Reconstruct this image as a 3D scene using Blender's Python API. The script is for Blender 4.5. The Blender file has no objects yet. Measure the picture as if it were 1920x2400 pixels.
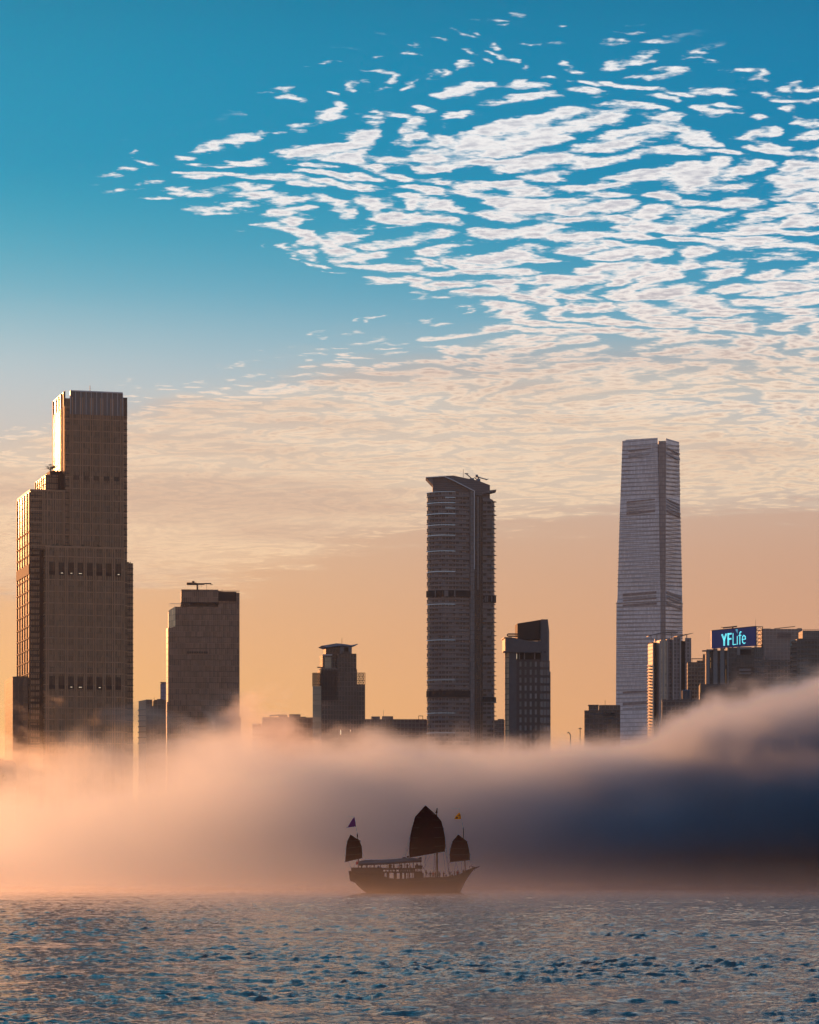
import bpy, bmesh, math, random
import numpy as np
from mathutils import Vector, Matrix
R = math.radians
HAZE_D, FOG_R, MIST_D, FOG_G, FOG_C = 0.22e-4, .12, .0030, .24, (.065, .12, .33, .80)   # air: haze, fog bank, mist
random.seed(7)
rng = np.random.default_rng(7)
scn = bpy.context.scene
col = scn.collection

# ---------------------------------------------------------------- camera
F = 7200.0            # focal length in photograph pixels (1920 wide)
HZ = 2050.0           # row of the horizon in the photograph
CAMZ = 4.0
cam_d = bpy.data.cameras.new('camera'); cam = bpy.data.objects.new('camera', cam_d); col.objects.link(cam)
cam_d.sensor_fit = 'HORIZONTAL'; cam_d.sensor_width = 36.0; cam_d.lens = 36.0 * F / 1920.0
cam_d.shift_y = (HZ - 1200.0) / 1920.0
cam_d.clip_start = 1.0; cam_d.clip_end = 80000.0
cam.location = (0, 0, CAMZ); cam.rotation_euler = (R(90), 0, 0)
scn.camera = cam

# ---------------------------------------------------------------- colour management, render settings
scn.view_settings.view_transform = 'Standard'; scn.view_settings.look = 'None'
scn.view_settings.exposure = 0.0; scn.view_settings.gamma = 1.0; scn.view_settings.use_curve_mapping = False
scn.render.engine = 'CYCLES'
cy = scn.cycles
cy.use_denoising = True; cy.max_bounces = 6; cy.diffuse_bounces = 2; cy.glossy_bounces = 3; cy.transparent_max_bounces = 8
cy.volume_bounces = 2; cy.volume_step_rate = 1.0; cy.volume_max_steps = 256; cy.transmission_bounces = 2
cy.sample_clamp_indirect = 4.0
SUN_AZ, SUN_EL = R(-25.0), R(8.0)      # azimuth measured from the view direction (+Y), negative to the left

# ---------------------------------------------------------------- node helper
class NT:
    def __init__(s, tree): s.t = tree
    def n(s, typ, **kw):
        nd = s.t.nodes.new(typ)
        for k, v in kw.items(): setattr(nd, k, v)
        return nd
    def put(s, sock, v):
        if v is None: return
        if isinstance(v, bpy.types.NodeSocket): s.t.links.new(v, sock)
        elif isinstance(v, (tuple, list)) and sock.type == 'RGBA' and len(v) == 3: sock.default_value = (*v, 1)
        else: sock.default_value = v
    def m(s, op, a, b=None, c=None, clamp=False):
        nd = s.n('ShaderNodeMath', operation=op); nd.use_clamp = clamp
        for i, v in enumerate((a, b, c)): s.put(nd.inputs[i], v)
        return nd.outputs[0]
    def vm(s, op, a, b=None, scale=None):
        nd = s.n('ShaderNodeVectorMath', operation=op); s.put(nd.inputs[0], a); s.put(nd.inputs[1], b)
        if scale is not None: s.put(nd.inputs[3], scale)
        return nd.outputs[1] if op in ('LENGTH', 'DOT_PRODUCT') else nd.outputs[0]
    def sep(s, v):
        nd = s.n('ShaderNodeSeparateXYZ'); s.put(nd.inputs[0], v); return nd.outputs
    def comb(s, x, y, z):
        nd = s.n('ShaderNodeCombineXYZ')
        for i, v in enumerate((x, y, z)): s.put(nd.inputs[i], v)
        return nd.outputs[0]
    def rng(s, v, a, b, c=0.0, d=1.0, smooth=True):
        nd = s.n('ShaderNodeMapRange'); nd.interpolation_type = 'SMOOTHSTEP' if smooth else 'LINEAR'
        for i, q in enumerate((v, a, b, c, d)): s.put(nd.inputs[i], q)
        return nd.outputs[0]
    def noise(s, vec, scale, detail=3, rough=0.5, lac=2.0, dist=0.0, dim='3D'):
        nd = s.n('ShaderNodeTexNoise'); nd.noise_dimensions = dim
        s.put(nd.inputs['Vector'], vec); s.put(nd.inputs['Scale'], scale); s.put(nd.inputs['Detail'], detail)
        s.put(nd.inputs['Roughness'], rough); s.put(nd.inputs['Lacunarity'], lac); s.put(nd.inputs['Distortion'], dist)
        return nd.outputs[0]
    def mix(s, f, a, b, blend='MIX'):
        nd = s.n('ShaderNodeMix'); nd.data_type = 'RGBA'; nd.blend_type = blend
        s.put(nd.inputs[0], f); s.put(nd.inputs[6], a); s.put(nd.inputs[7], b); return nd.outputs[2]
    def ramp(s, v, pts, interp='B_SPLINE'):
        nd = s.n('ShaderNodeValToRGB'); cr = nd.color_ramp; cr.interpolation = interp
        while len(cr.elements) < len(pts): cr.elements.new(0.5)
        for e, (p, c) in zip(cr.elements, pts): e.position = p; e.color = (*c, 1)
        s.put(nd.inputs[0], v); return nd.outputs[0]
    def curve(s, v, pts):
        nd = s.n('ShaderNodeFloatCurve'); c = nd.mapping.curves[0]
        nd.mapping.extend = 'HORIZONTAL'
        while len(c.points) < len(pts): c.points.new(0.5, 0.5)
        for p, (x, y) in zip(c.points, pts): p.location = (x, y)
        nd.mapping.update(); s.put(nd.inputs['Value'], v); return nd.outputs[0]

def lin(r, g, b):
    f = lambda c: c / 12.92 if c <= 0.04045 else ((c + 0.055) / 1.055) ** 2.4
    return (f(r / 255.0), f(g / 255.0), f(b / 255.0))

# ---------------------------------------------------------------- world: evening sky with an altocumulus layer
world = bpy.data.worlds.new('World'); scn.world = world; world.use_nodes = True
wt = world.node_tree; wt.nodes.clear(); W = NT(wt)
d = W.n('ShaderNodeTexCoord').outputs['Generated']
dx, dy, dz = W.sep(d)
hor = W.m('SQRT', W.m('ADD', W.m('MULTIPLY', dx, dx), W.m('MULTIPLY', dy, dy)))
v = W.m('DIVIDE', dz, hor)                              # tangent of the elevation
az = W.m('ARCTAN2', dx, dy)                             # azimuth from +Y
xs = W.m('ADD', W.m('MULTIPLY', az, F / 1920.0), 0.5)   # 0..1 over 15 degrees of azimuth
ys = W.m('DIVIDE', W.m('SUBTRACT', HZ, W.m('MULTIPLY', v, F)), 2400.0)
vr = W.m('MULTIPLY', v, 2.5, clamp=True)                # 0..1 for elevations 0..22 degrees
def V(py): return (HZ - py) / F * 2.5
left_c = W.ramp(vr, [(V(2050), lin(254, 180, 100)), (V(1750), lin(255, 196, 116)), (V(1500), lin(252, 192, 128)), (V(1250), lin(230, 194, 158)),
                     (V(1050), lin(208, 198, 186)), (V(930), lin(198, 204, 204)), (V(820), lin(178, 202, 208)), (V(680), lin(112, 182, 200)),
                     (V(520), lin(52, 166, 192)), (V(380), lin(0, 152, 188)), (V(0), lin(0, 144, 182)), (0.81, lin(14, 70, 92)), (0.9, lin(24, 46, 58)), (1.0, lin(24, 42, 52))])
right_c = W.ramp(vr, [(V(2050), lin(226, 156, 112)), (V(1750), lin(224, 160, 118)), (V(1500), lin(216, 162, 126)), (V(1300), lin(204, 166, 142)),
                      (V(1150), lin(205, 190, 176)), (V(1000), lin(186, 188, 190)), (V(850), lin(128, 172, 192)), (V(700), lin(44, 150, 186)),
                      (V(520), lin(0, 134, 178)), (V(300), lin(0, 128, 172)), (V(0), lin(0, 122, 168)), (0.81, lin(12, 60, 84)), (0.9, lin(22, 42, 54)), (1.0, lin(22, 38, 48))])
lr = W.rng(xs, -0.15, 1.15, smooth=False)
clear = W.mix(lr, left_c, right_c)
# cloud layer: a flat sheet high above, met by the view direction
zz = W.m('ADD', W.m('MAXIMUM', dz, 0.004), 0.012)
P = W.comb(W.m('DIVIDE', dx, zz), W.m('DIVIDE', dy, zz), 0.0)
warp = W.noise(P, 2.3, 2, 0.5)
wv = W.vm('SCALE', W.comb(warp, W.m('SUBTRACT', 1.0, warp), 0.0), scale=0.5)
P1 = W.vm('ADD', P, wv)
def vor(vec, scale, sm=0.6):
    nd = W.n('ShaderNodeTexVoronoi'); nd.feature = 'SMOOTH_F1'; nd.voronoi_dimensions = '2D'
    W.put(nd.inputs['Vector'], vec); W.put(nd.inputs['Scale'], scale); W.put(nd.inputs['Smoothness'], sm)
    return nd.outputs['Distance']
mp = W.n('ShaderNodeMapping'); W.put(mp.inputs[0], P1); mp.inputs['Rotation'].default_value = (0, 0, R(14)); mp.inputs['Scale'].default_value = (13.0, 13.0, 1)
j1 = W.noise(P, 22.0, 3, 0.6); j2 = W.noise(W.vm('ADD', P, (7.3, 2.1, 0)), 22.0, 3, 0.6)
jit = W.vm('SCALE', W.comb(W.m('SUBTRACT', j1, 0.5), W.m('SUBTRACT', j2, 0.5), 0.0), scale=1.1)
PV = W.vm('ADD', mp.outputs[0], jit)
c1 = W.m('SUBTRACT', 0.95, vor(PV, 1.25))
mp2 = W.n('ShaderNodeMapping'); W.put(mp2.inputs[0], P1); mp2.inputs['Rotation'].default_value = (0, 0, R(-12)); mp2.inputs['Scale'].default_value = (5.2, 10.5, 1)
n0 = W.noise(mp2.outputs[0], 1.0, 4, 0.55)
n1 = W.m('ADD', W.m('MULTIPLY', c1, 0.72), W.m('MULTIPLY', n0, 0.42))
n2 = W.noise(P, 48.0, 4, 0.6)
n3 = W.noise(P, 1.6, 2, 0.5)
# where the layer lies: curves over azimuth
cU = W.curve(xs, [(0, .20), (.10, .16), (.17, .15), (.30, .10), (.42, .06), (.55, .03), (.70, .02), (.85, .05), (1, .07)])   # thin upper limit
cL = W.curve(xs, [(0, .16), (.12, .185), (.17, .195), (.22, .21), (.30, .232), (.40, .257), (.50, .282), (.58, .305), (.68, .37), (.75, .44), (1, .49)])    # sharp lower edge of the upper bank
cM = W.curve(xs, [(0, .425), (.10, .40), (.20, .375), (.30, .358), (.40, .33), (.50, .315), (.58, .300), (.66, .25), (.75, .20), (1, .2)])   # upper limit of the lower bank
cN = W.curve(xs, [(0, .59), (.30, .57), (.45, .53), (.65, .508), (1, .50)])
wob = W.m('MULTIPLY', W.m('SUBTRACT', W.noise(P, 3.0, 4, 0.65), 0.5), 0.10)
yw = W.m('ADD', ys, wob)
cov1 = W.m('MULTIPLY', W.rng(W.m('SUBTRACT', yw, cU), -0.02, 0.13), W.rng(W.m('SUBTRACT', cL, yw), -0.008, 0.02))
cov2 = W.m('MULTIPLY', W.rng(W.m('SUBTRACT', yw, cM), -0.01, 0.05), W.rng(W.m('SUBTRACT', cN, yw), -0.01, 0.03))
tip = W.rng(xs, 0.07, 0.22)
cov = W.m('MAXIMUM', W.m('MULTIPLY', cov1, tip), cov2)
covk = W.rng(cov, 0.0, 1.0, -0.27, W.m('ADD', -0.022, W.rng(xs, 0.3, 1.0, 0.0, 0.035)), smooth=False)
dens = W.m('ADD', W.m('ADD', n1, W.m('MULTIPLY', W.m('SUBTRACT', n2, 0.5), 0.36)), W.m('ADD', covk, W.m('MULTIPLY', W.m('SUBTRACT', n3, 0.5), 0.22)))
soft = W.rng(ys, 0.10, 0.5, 0.19, 0.24)
al = W.m('MULTIPLY', W.rng(W.m('ADD', dens, W.m('MULTIPLY', cov2, 0.035)), W.rng(ys, 0.15, 0.40, 0.49, 0.46), W.m('ADD', 0.5, soft)), W.rng(ys, 0.3, 0.55, 0.97, 0.85))
al = W.m('MULTIPLY', al, W.rng(ys, 0.40, 0.50, 1.0, 0.85))
al = W.m('MULTIPLY', al, W.rng(cov, 0.0, 0.06))
n4 = W.noise(W.vm('ADD', P, (0.012, -0.03, 0)), 60.0, 3, 0.6)
thick = W.rng(W.m('ADD', dens, W.m('MULTIPLY', W.m('SUBTRACT', n4, 0.5), 0.42)), 0.62, 0.96)
lit_c = W.ramp(vr, [(V(1500), lin(255, 208, 154)), (V(1250), lin(255, 220, 178)), (V(1000), lin(253, 230, 206)), (V(800), lin(250, 236, 226)), (V(600), lin(252, 246, 242)), (V(0), lin(244, 246, 248))])
shd_c = W.ramp(vr, [(V(1500), lin(226, 170, 128)), (V(1250), lin(220, 176, 146)), (V(1000), lin(204, 180, 166)), (V(800), lin(190, 182, 184)), (V(600), lin(196, 192, 200)), (V(0), lin(196, 206, 216))])
cc = W.mix(thick, lit_c, shd_c)
sky_c = W.mix(al, clear, cc)
# a thin even veil between the ripples lower down, with long darker streaks
stk = W.noise(W.comb(W.m('MULTIPLY', xs, 1.3), W.m('MULTIPLY', ys, 16.0), 0.0), 1.0, 4, 0.6)
veil = W.m('MULTIPLY', W.m('MULTIPLY', cov2, W.rng(ys, 0.30, 0.40, 0.0, 0.62)), W.rng(stk, 0.30, 0.62, 0.25, 1.0))
sky_c = W.mix(veil, sky_c, W.mix(W.rng(stk, 0.42, 0.66), lin(244, 214, 180), lin(210, 176, 152)))
# soft stratus shelf low down
shelf = W.m('MULTIPLY', W.rng(W.m('SUBTRACT', W.m('ADD', ys, wob), cN), -0.012, 0.012), W.m('MULTIPLY', W.rng(ys, 0.80, 0.50), W.m('ADD', 0.0, W.m('MULTIPLY', lr, 0.42))))
sky_c = W.mix(shelf, sky_c, lin(205, 152, 122))
nish = W.n('ShaderNodeTexSky'); nish.sky_type = 'NISHITA'; nish.sun_disc = False
nish.sun_elevation = SUN_EL; nish.sun_rotation = SUN_AZ; nish.dust_density = 2.0
# the graded evening sky ahead, overhead and behind mostly set colours, shaped to light facades and fog
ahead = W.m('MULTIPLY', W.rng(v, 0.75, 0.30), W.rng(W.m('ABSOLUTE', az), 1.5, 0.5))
sc10 = W.vm('SCALE', sky_c, scale=10.0)
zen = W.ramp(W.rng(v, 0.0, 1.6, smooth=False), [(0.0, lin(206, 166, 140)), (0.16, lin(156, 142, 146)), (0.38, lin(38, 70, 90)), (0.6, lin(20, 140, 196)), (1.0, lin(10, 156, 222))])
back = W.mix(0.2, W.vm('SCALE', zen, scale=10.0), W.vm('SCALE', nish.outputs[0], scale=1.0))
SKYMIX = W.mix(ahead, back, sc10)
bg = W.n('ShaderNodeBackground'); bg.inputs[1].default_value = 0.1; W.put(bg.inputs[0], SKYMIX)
wo = W.n('ShaderNodeOutputWorld'); wt.links.new(bg.outputs[0], wo.inputs[0])
world.cycles.sampling_method = 'MANUAL'; world.cycles.sample_map_resolution = 512

# ---------------------------------------------------------------- sun
sl = bpy.data.lights.new('sun', 'SUN'); sun = bpy.data.objects.new('sun', sl); col.objects.link(sun)
sl.energy = 2.7; sl.angle = R(0.5); sl.color = (1.0, 0.38, 0.13)
sd = Vector((math.sin(SUN_AZ) * math.cos(SUN_EL), math.cos(SUN_AZ) * math.cos(SUN_EL), math.sin(SUN_EL)))
sun.rotation_euler = sd.to_track_quat('Z', 'Y').to_euler(); sun.location = sd * 3000

def kind(o, k, label=None, cat=None):
    o['kind'] = k
    if label: o['label'] = label
    if cat: o['category'] = cat
    return o
# ---------------------------------------------------------------- mesh helpers
def new_mat(name):
    m = bpy.data.materials.new(name); m.use_nodes = True; m.node_tree.nodes.clear(); return m, NT(m.node_tree)
def out_surf(N, sh):
    o = N.n('ShaderNodeOutputMaterial'); N.t.links.new(sh, o.inputs['Surface']); return o
def principled(N, color, rough=0.5, metal=0.0, spec=0.5, normal=None, emis=None, estr=0.0):
    p = N.n('ShaderNodeBsdfPrincipled'); N.put(p.inputs['Base Color'], color); N.put(p.inputs['Roughness'], rough)
    N.put(p.inputs['Metallic'], metal); N.put(p.inputs['Specular IOR Level'], spec)
    if normal is not None: N.put(p.inputs['Normal'], normal)
    if emis is not None: N.put(p.inputs['Emission Color'], emis); N.put(p.inputs['Emission Strength'], estr)
    return p.outputs[0]
def plain(name, c, rough=0.6, metal=0.0, var=0.25, scale=0.3):
    m, N = new_mat(name); tc = N.n('ShaderNodeTexCoord').outputs['Object']
    n = N.noise(tc, scale, 4, 0.6); k = N.rng(n, 0.3, 0.7, 1 - var, 1 + var, smooth=False)
    out_surf(N, principled(N, N.vm('SCALE', N.mix(0.0, (*c, 1), (*c, 1)), scale=k), rough, metal)); return m
def mesh_obj(name, verts, faces, mat, parent=None, smooth=False):
    me = bpy.data.meshes.new(name); me.from_pydata([tuple(p) for p in verts], [], faces); me.update()
    if mat: me.materials.append(mat)
    if smooth: me.polygons.foreach_set('use_smooth', [True] * len(me.polygons))
    o = bpy.data.objects.new(name, me); col.objects.link(o)
    if parent: o.parent = parent
    return o

# ---------------------------------------------------------------- water: one sheet with real waves
def build_water():
    ys_ = [12.0]
    while ys_[-1] < 60: ys_.append(ys_[-1] + 1.2)
    while ys_[-1] < 820: ys_.append(ys_[-1] + max(0.12, ys_[-1] * 0.0020))
    while ys_[-1] < 40000: ys_.append(ys_[-1] * 1.12)
    ys_ = np.array(ys_)
    t = np.concatenate([-np.geomspace(3.0, 0.17, 14), np.linspace(-0.165, 0.165, 640), np.geomspace(0.17, 3.0, 14)])
    Yg, T = np.meshgrid(ys_, t, indexing='ij'); Xg = Yg * T
    Z = np.zeros_like(Xg); DX = np.zeros_like(Xg); DY = np.zeros_like(Xg)
    step = np.maximum(0.12, Yg * 0.0020)
    r2 = np.random.default_rng(11)
    def patch(f, seed):
        r3 = np.random.default_rng(seed); e = 0
        for _ in range(7):
            th = r3.random() * 6.283; kk = f * (0.5 + r3.random()); e = e + np.sin(Xg * kk * math.cos(th) + Yg * kk * math.sin(th) * 0.6 + r3.random() * 6.283)
        return e / 2.6
    envs = [np.clip(0.85 + 0.5 * patch(f, 20 + i), 0.15, 2.0) for i, f in enumerate((0.9, 0.42, 0.16))]
    comps = []
    for i in range(120):
        lam = 0.22 * (3.8 / 0.22) ** (r2.random() ** 1.2)
        comps.append((lam, R(60) + r2.normal(0, 1.05), r2.random() * 6.283, 0.5 + r2.random(), i % 3))
    comps += [(7.0, R(55), 0.3, 0.5, 2), (5.2, R(64), 3.3, 0.5, 1), (6.1, R(48), 5.0, 0.4, 2), (12.0, R(40), 1.0, 0.5, 2), (15.5, R(66), 2.0, 0.45, 2), (11.0, R(95), 4.0, 0.5, 2)]
    tot = sum(0.5 * (w_ * l_ ** -0.12) ** 2 for l_, _, _, w_, _ in comps)
    sl_ = math.sqrt(0.054 / tot)
    for lam, ang, ph0, w_, e_ in comps:
        k = 2 * math.pi / lam; a = sl_ * w_ * lam ** -0.12 / k
        w = np.clip((lam / (abs(math.sin(ang)) + 0.02) / step - 2.0) / 1.5, 0, 1) * np.clip((lam / (abs(math.cos(ang)) + 0.02) / (Yg * 0.00052) - 2.5) / 1.5, 0, 1) * envs[e_]
        ph = k * (Xg * math.cos(ang) + Yg * math.sin(ang)) + ph0
        Z += a * w * np.cos(ph); q = 0.7 * a * w * np.sin(ph)
        DX -= q * math.cos(ang); DY -= q * math.sin(ang)
    amp_env = 1.0
    far = np.clip((1500 - Yg) / 700, 0, 1); Z *= far * amp_env; DX *= far; DY *= far
    co = np.stack([Xg + DX, Yg + DY, Z], -1).reshape(-1, 3).astype(np.float32)
    nr, nc = Xg.shape
    idx = np.arange(nr * nc).reshape(nr, nc)
    q = np.stack([idx[:-1, :-1], idx[:-1, 1:], idx[1:, 1:], idx[1:, :-1]], -1).reshape(-1, 4).astype(np.int32)
    me = bpy.data.meshes.new('water'); me.vertices.add(len(co)); me.vertices.foreach_set('co', co.ravel())
    me.loops.add(q.size); me.loops.foreach_set('vertex_index', q.ravel())
    me.polygons.add(len(q)); me.polygons.foreach_set('loop_start', np.arange(0, q.size, 4, dtype=np.int32))
    me.polygons.foreach_set('loop_total', np.full(len(q), 4, np.int32)); me.update(calc_edges=True)
    me.polygons.foreach_set('use_smooth', [True] * len(q)); me.validate()
    m, N = new_mat('sea_water'); tc = N.n('ShaderNodeTexCoord').outputs['Object']
    mp = N.n('ShaderNodeMapping'); N.put(mp.inputs[0], tc); mp.inputs['Rotation'].default_value = (0, 0, R(-20)); mp.inputs['Scale'].default_value = (0.6, 1.0, 1)
    h1 = N.noise(mp.outputs[0], 2.2, 4, 0.62, 2.1)
    h2 = N.noise(mp.outputs[0], 0.20, 3, 0.55)
    hh = N.m('ADD', N.m('MULTIPLY', h1, 0.34), N.m('MULTIPLY', h2, 1.3))
    bp = N.n('ShaderNodeBump'); N.put(bp.inputs['Height'], hh); bp.inputs['Distance'].default_value = 0.5; bp.inputs['Strength'].default_value = 1.0
    out_surf(N, principled(N, (0.002, 0.014, 0.024, 1), 0.06, 0.0, 0.5, bp.outputs[0]))
    me.materials.append(m)
    o = bpy.data.objects.new('water', me); col.objects.link(o); kind(o, 'structure')
build_water()

def box_faces(b): return [tuple(b + i for i in f) for f in ((0,3,2,1),(4,5,6,7),(0,1,5,4),(1,2,6,5),(2,3,7,6),(3,0,4,7))]
def box_verts(x0, x1, y0, y1, z0, z1): return [(x0,y0,z0),(x1,y0,z0),(x1,y1,z0),(x0,y1,z0),(x0,y0,z1),(x1,y0,z1),(x1,y1,z1),(x0,y1,z1)]

land_m = plain('quay_concrete', (0.16, 0.15, 0.14), 0.85, scale=0.02)
g = mesh_obj('ground', box_verts(-9000, 9000, 1690, 12000, -0.9, 2.4), box_faces(0), land_m); kind(g, 'structure')

# ---------------------------------------------------------------- air: even haze, a fog bank, low mist, torn wisps
def vol_box(name, b, label=None):
    m, N = new_mat(name); o = mesh_obj(name, box_verts(*b), box_faces(0), m); o['kind'] = 'stuff'
    return o, m, N
def pvol(N, density, color, fwd=0.3):
    """droplets scatter partly straight on (toward a viewer facing the sun), partly all round"""
    ps = []
    for share, g_ in ((fwd, 0.85), (1.0 - fwd, 0.08)):
        p = N.n('ShaderNodeVolumePrincipled'); N.put(p.inputs['Color'], color); N.put(p.inputs['Anisotropy'], g_)
        N.put(p.inputs['Density'], density * share if isinstance(density, float) else N.m('MULTIPLY', density, share)); ps.append(p)
    ad = N.n('ShaderNodeAddShader'); N.t.links.new(ps[0].outputs[0], ad.inputs[0]); N.t.links.new(ps[1].outputs[0], ad.inputs[1])
    o = N.n('ShaderNodeOutputMaterial'); N.t.links.new(ad.outputs[0], o.inputs['Volume'])

hz_o, hz_m, HN = vol_box('haze', (-2600, 2600, -60, 6200, -4, 500))
pvol(HN, HAZE_D, (0.93, 0.93, 0.95, 1), 0.3)

fog_o, fog_m, FN = vol_box('fog_bank', (-400, 420, 800, 1400, -0.5, 130))
fog_m.volume_intersection_method = 'FAST' if hasattr(fog_m, 'volume_intersection_method') else None
tc = FN.n('ShaderNodeTexCoord').outputs['Object']; fx, fy, fz = FN.sep(tc)
a_ = FN.m('DIVIDE', fx, fy)                                    # how far along the bank, as seen across the harbour
s_ = FN.m('ADD', FN.m('MULTIPLY', FN.m('DIVIDE', fx, 1110.0), F / 1920.0), 0.5)
top = FN.curve(s_, [(-0.2, .36), (0, .37), (.10, .44), (.18, .51), (.25, .54), (.45, .54), (.60, .53), (.72, .54), (.82, .66), (.92, .75), (1.0, .81)])  # in units of 100 m
top = FN.m('MULTIPLY', top, 87.5)
big = FN.noise(tc, 0.014, 2, 0.5); med = FN.noise(tc, 0.04, 4, 0.68)
edge = FN.m('ADD', FN.m('MULTIPLY', FN.m('SUBTRACT', big, 0.5), 34.0), FN.m('MULTIPLY', FN.m('SUBTRACT', med, 0.5), 46.0))
bell = FN.m('SUBTRACT', 1.0, FN.m('POWER', FN.m('ABSOLUTE', FN.m('DIVIDE', FN.m('SUBTRACT', fy, 1105.0), 290.0)), 2.5))
roof = FN.m('ADD', FN.m('MULTIPLY', top, FN.rng(bell, 0.0, 0.7, 0.5, 1.0)), edge)
base = FN.rng(fz, 7.0, 20.0)
bil = FN.rng(FN.noise(tc, 0.022, 3, 0.6), 0.36, 0.64, 0.45, 1.35)
body = FN.rng(FN.m('SUBTRACT', roof, fz), 0.0, 13.0)
dens = FN.m('MULTIPLY', FN.m('MULTIPLY', body, base), FN.rng(bell, 0.0, 0.35))
thk = FN.curve(s_, [(0, FOG_C[0]), (.25, FOG_C[1]), (.5, FOG_C[2]), (.75, FOG_C[3]), (1, 1.0)])       # thicker toward the right
dens = FN.m('MULTIPLY', FN.m('MULTIPLY', dens, bil), FN.m('MULTIPLY', thk, FOG_R))
low = FN.m('MULTIPLY', FN.m('SUBTRACT', 1.0, base), FN.m('MULTIPLY', FN.rng(bell, 0.0, 0.35), FN.rng(s_, 0.2, 0.7, 0.011, 0.009)))       # a thin lit layer lies on the water
dens = FN.m('ADD', dens, low)
pvol(FN, dens, (0.77, 0.865, 0.97, 1), FOG_G)
fog_m.cycles.volume_step_rate = 0.5

mist_o, mist_m, MN = vol_box('mist', (-260, 260, 250, 798, -0.45, 14))
mz = MN.sep(MN.n('ShaderNodeTexCoord').outputs['Object'])
mn = MN.noise(MN.n('ShaderNodeTexCoord').outputs['Object'], 0.02, 2, 0.5)
md = MN.m('MULTIPLY', MN.m('EXPONENT', MN.m('DIVIDE', mz[2], -3.0)), MN.m('MULTIPLY', MN.rng(mz[1], 255.0, 780.0), MN.rng(mn, 0.2, 0.8, MIST_D * 0.6, MIST_D * 1.3)))
pvol(MN, md, (0.97, 0.95, 0.94, 1), 0.3)
mist_m.cycles.volume_step_rate = 0.5

wis_o, wis_m, QN = vol_box('fog_wisps', (-245, 0, 1655, 1745, 50, 132))
qt = QN.n('ShaderNodeTexCoord').outputs['Object']; qx, qy, qz = QN.sep(qt)
qm = QN.n('ShaderNodeMapping'); QN.put(qm.inputs[0], qt); qm.inputs['Rotation'].default_value = (0, R(28), 0); qm.inputs['Scale'].default_value = (0.7, 0.8, 1.6)
qn = QN.noise(qm.outputs[0], 0.030, 4, 0.64, 2.0, 0.6)
qh = QN.m('MULTIPLY', QN.rng(qz, 128.0, 70.0, -0.28, 0.10, smooth=False), 1.0)
qe = QN.m('MULTIPLY', QN.rng(qz, 50.0, 66.0), QN.m('MULTIPLY', QN.rng(qx, 0.0, -40.0), QN.rng(qx, -245.0, -225.0)))
qc = QN.m('ADD', qn, QN.m('ADD', qh, QN.rng(QN.m('ABSOLUTE', QN.m('ADD', qx, 98.0)), 60.0, 0.0, -0.05, 0.05)))
qd = QN.m('MULTIPLY', QN.m('MULTIPLY', QN.rng(qc, 0.475, 0.70), qe), 0.030)
pvol(QN, qd, (0.93, 0.95, 0.985, 1), 0.3)
wis_m.cycles.volume_step_rate = 0.6
# ---------------------------------------------------------------- facade materials
def facade(name, bay, fl, glass, frame, fz=0.16, fxw=0.10, zoff=0.0, xoff=0.0, rough=0.22, var=0.35, big=0, wall_rough=0.55, lit=0.0, blank=None, metal=0.0, sub=0):
    """bays (m) across, floors (m) up; glass cells with frame lines; big = every n-th floor a heavier band"""
    m, N = new_mat(name)
    tc = N.n('ShaderNodeTexCoord'); px, py, pz = N.sep(tc.outputs['Object']); nx, ny, nz = N.sep(tc.outputs['Normal'])
    side = N.m('GREATER_THAN', N.m('ABSOLUTE', nx), N.m('ABSOLUTE', ny))
    h = N.m('ADD', N.m('MULTIPLY', px, N.m('SUBTRACT', 1.0, side)), N.m('MULTIPLY', py, side))
    hx = N.m('DIVIDE', N.m('ADD', h, 1000 * bay + xoff), bay); hz = N.m('DIVIDE', N.m('ADD', pz, zoff), fl)
    gx = N.m('FRACT', hx); gz = N.m('FRACT', hz)
    line = N.m('MAXIMUM', N.m('LESS_THAN', gx, fxw), N.m('LESS_THAN', gz, fz))
    if big:
        gb = N.m('FRACT', N.m('DIVIDE', hz, float(big)))
        line2 = N.m('LESS_THAN', gb, fz * 1.3 / big)
    if sub:
        gs = N.m('FRACT', N.m('MULTIPLY', hx, float(sub))); line = N.m('MAXIMUM', line, N.m('LESS_THAN', gs, fxw * 0.8))
    cell = N.comb(N.m('FLOOR', hx), N.m('FLOOR', hz), side)
    wn = N.n('ShaderNodeTexWhiteNoise'); N.put(wn.inputs[0], cell); rnd = wn.outputs['Value']
    gl = N.vm('SCALE', N.mix(0.0, (*glass, 1), (*glass, 1)), scale=N.rng(rnd, 0, 1, 1 - var, 1 + var, smooth=False))
    if blank:
        gl = N.mix(N.m('GREATER_THAN', rnd, 1 - blank[0]), gl, (*blank[1], 1))
    dirt = N.noise(tc.outputs['Object'], 0.08, 4, 0.6)
    fr = N.vm('SCALE', N.mix(0.0, (*frame, 1), (*frame, 1)), scale=N.rng(dirt, 0.25, 0.75, 0.75, 1.2, smooth=False))
    c = N.mix(line, gl, fr)
    if big: c = N.mix(line2, c, tuple(x * 0.35 for x in frame) + (1,))
    rr = N.m('ADD', rough, N.m('MULTIPLY', line, wall_rough - rough))
    up = N.m('GREATER_THAN', N.m('ABSOLUTE', nz), 0.7); c = N.mix(up, c, (0.12, 0.11, 0.10, 1)); rr = N.m('MAXIMUM', rr, N.m('MULTIPLY', up, 0.8))
    bp = N.n('ShaderNodeBump'); N.put(bp.inputs['Height'], line); bp.inputs['Distance'].default_value = 0.25; bp.inputs['Strength'].default_value = 0.6
    out_surf(N, principled(N, c, rr, N.m('MULTIPLY', N.m('SUBTRACT', 1.0, line), metal), 0.6, bp.outputs[0])); return m

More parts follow.
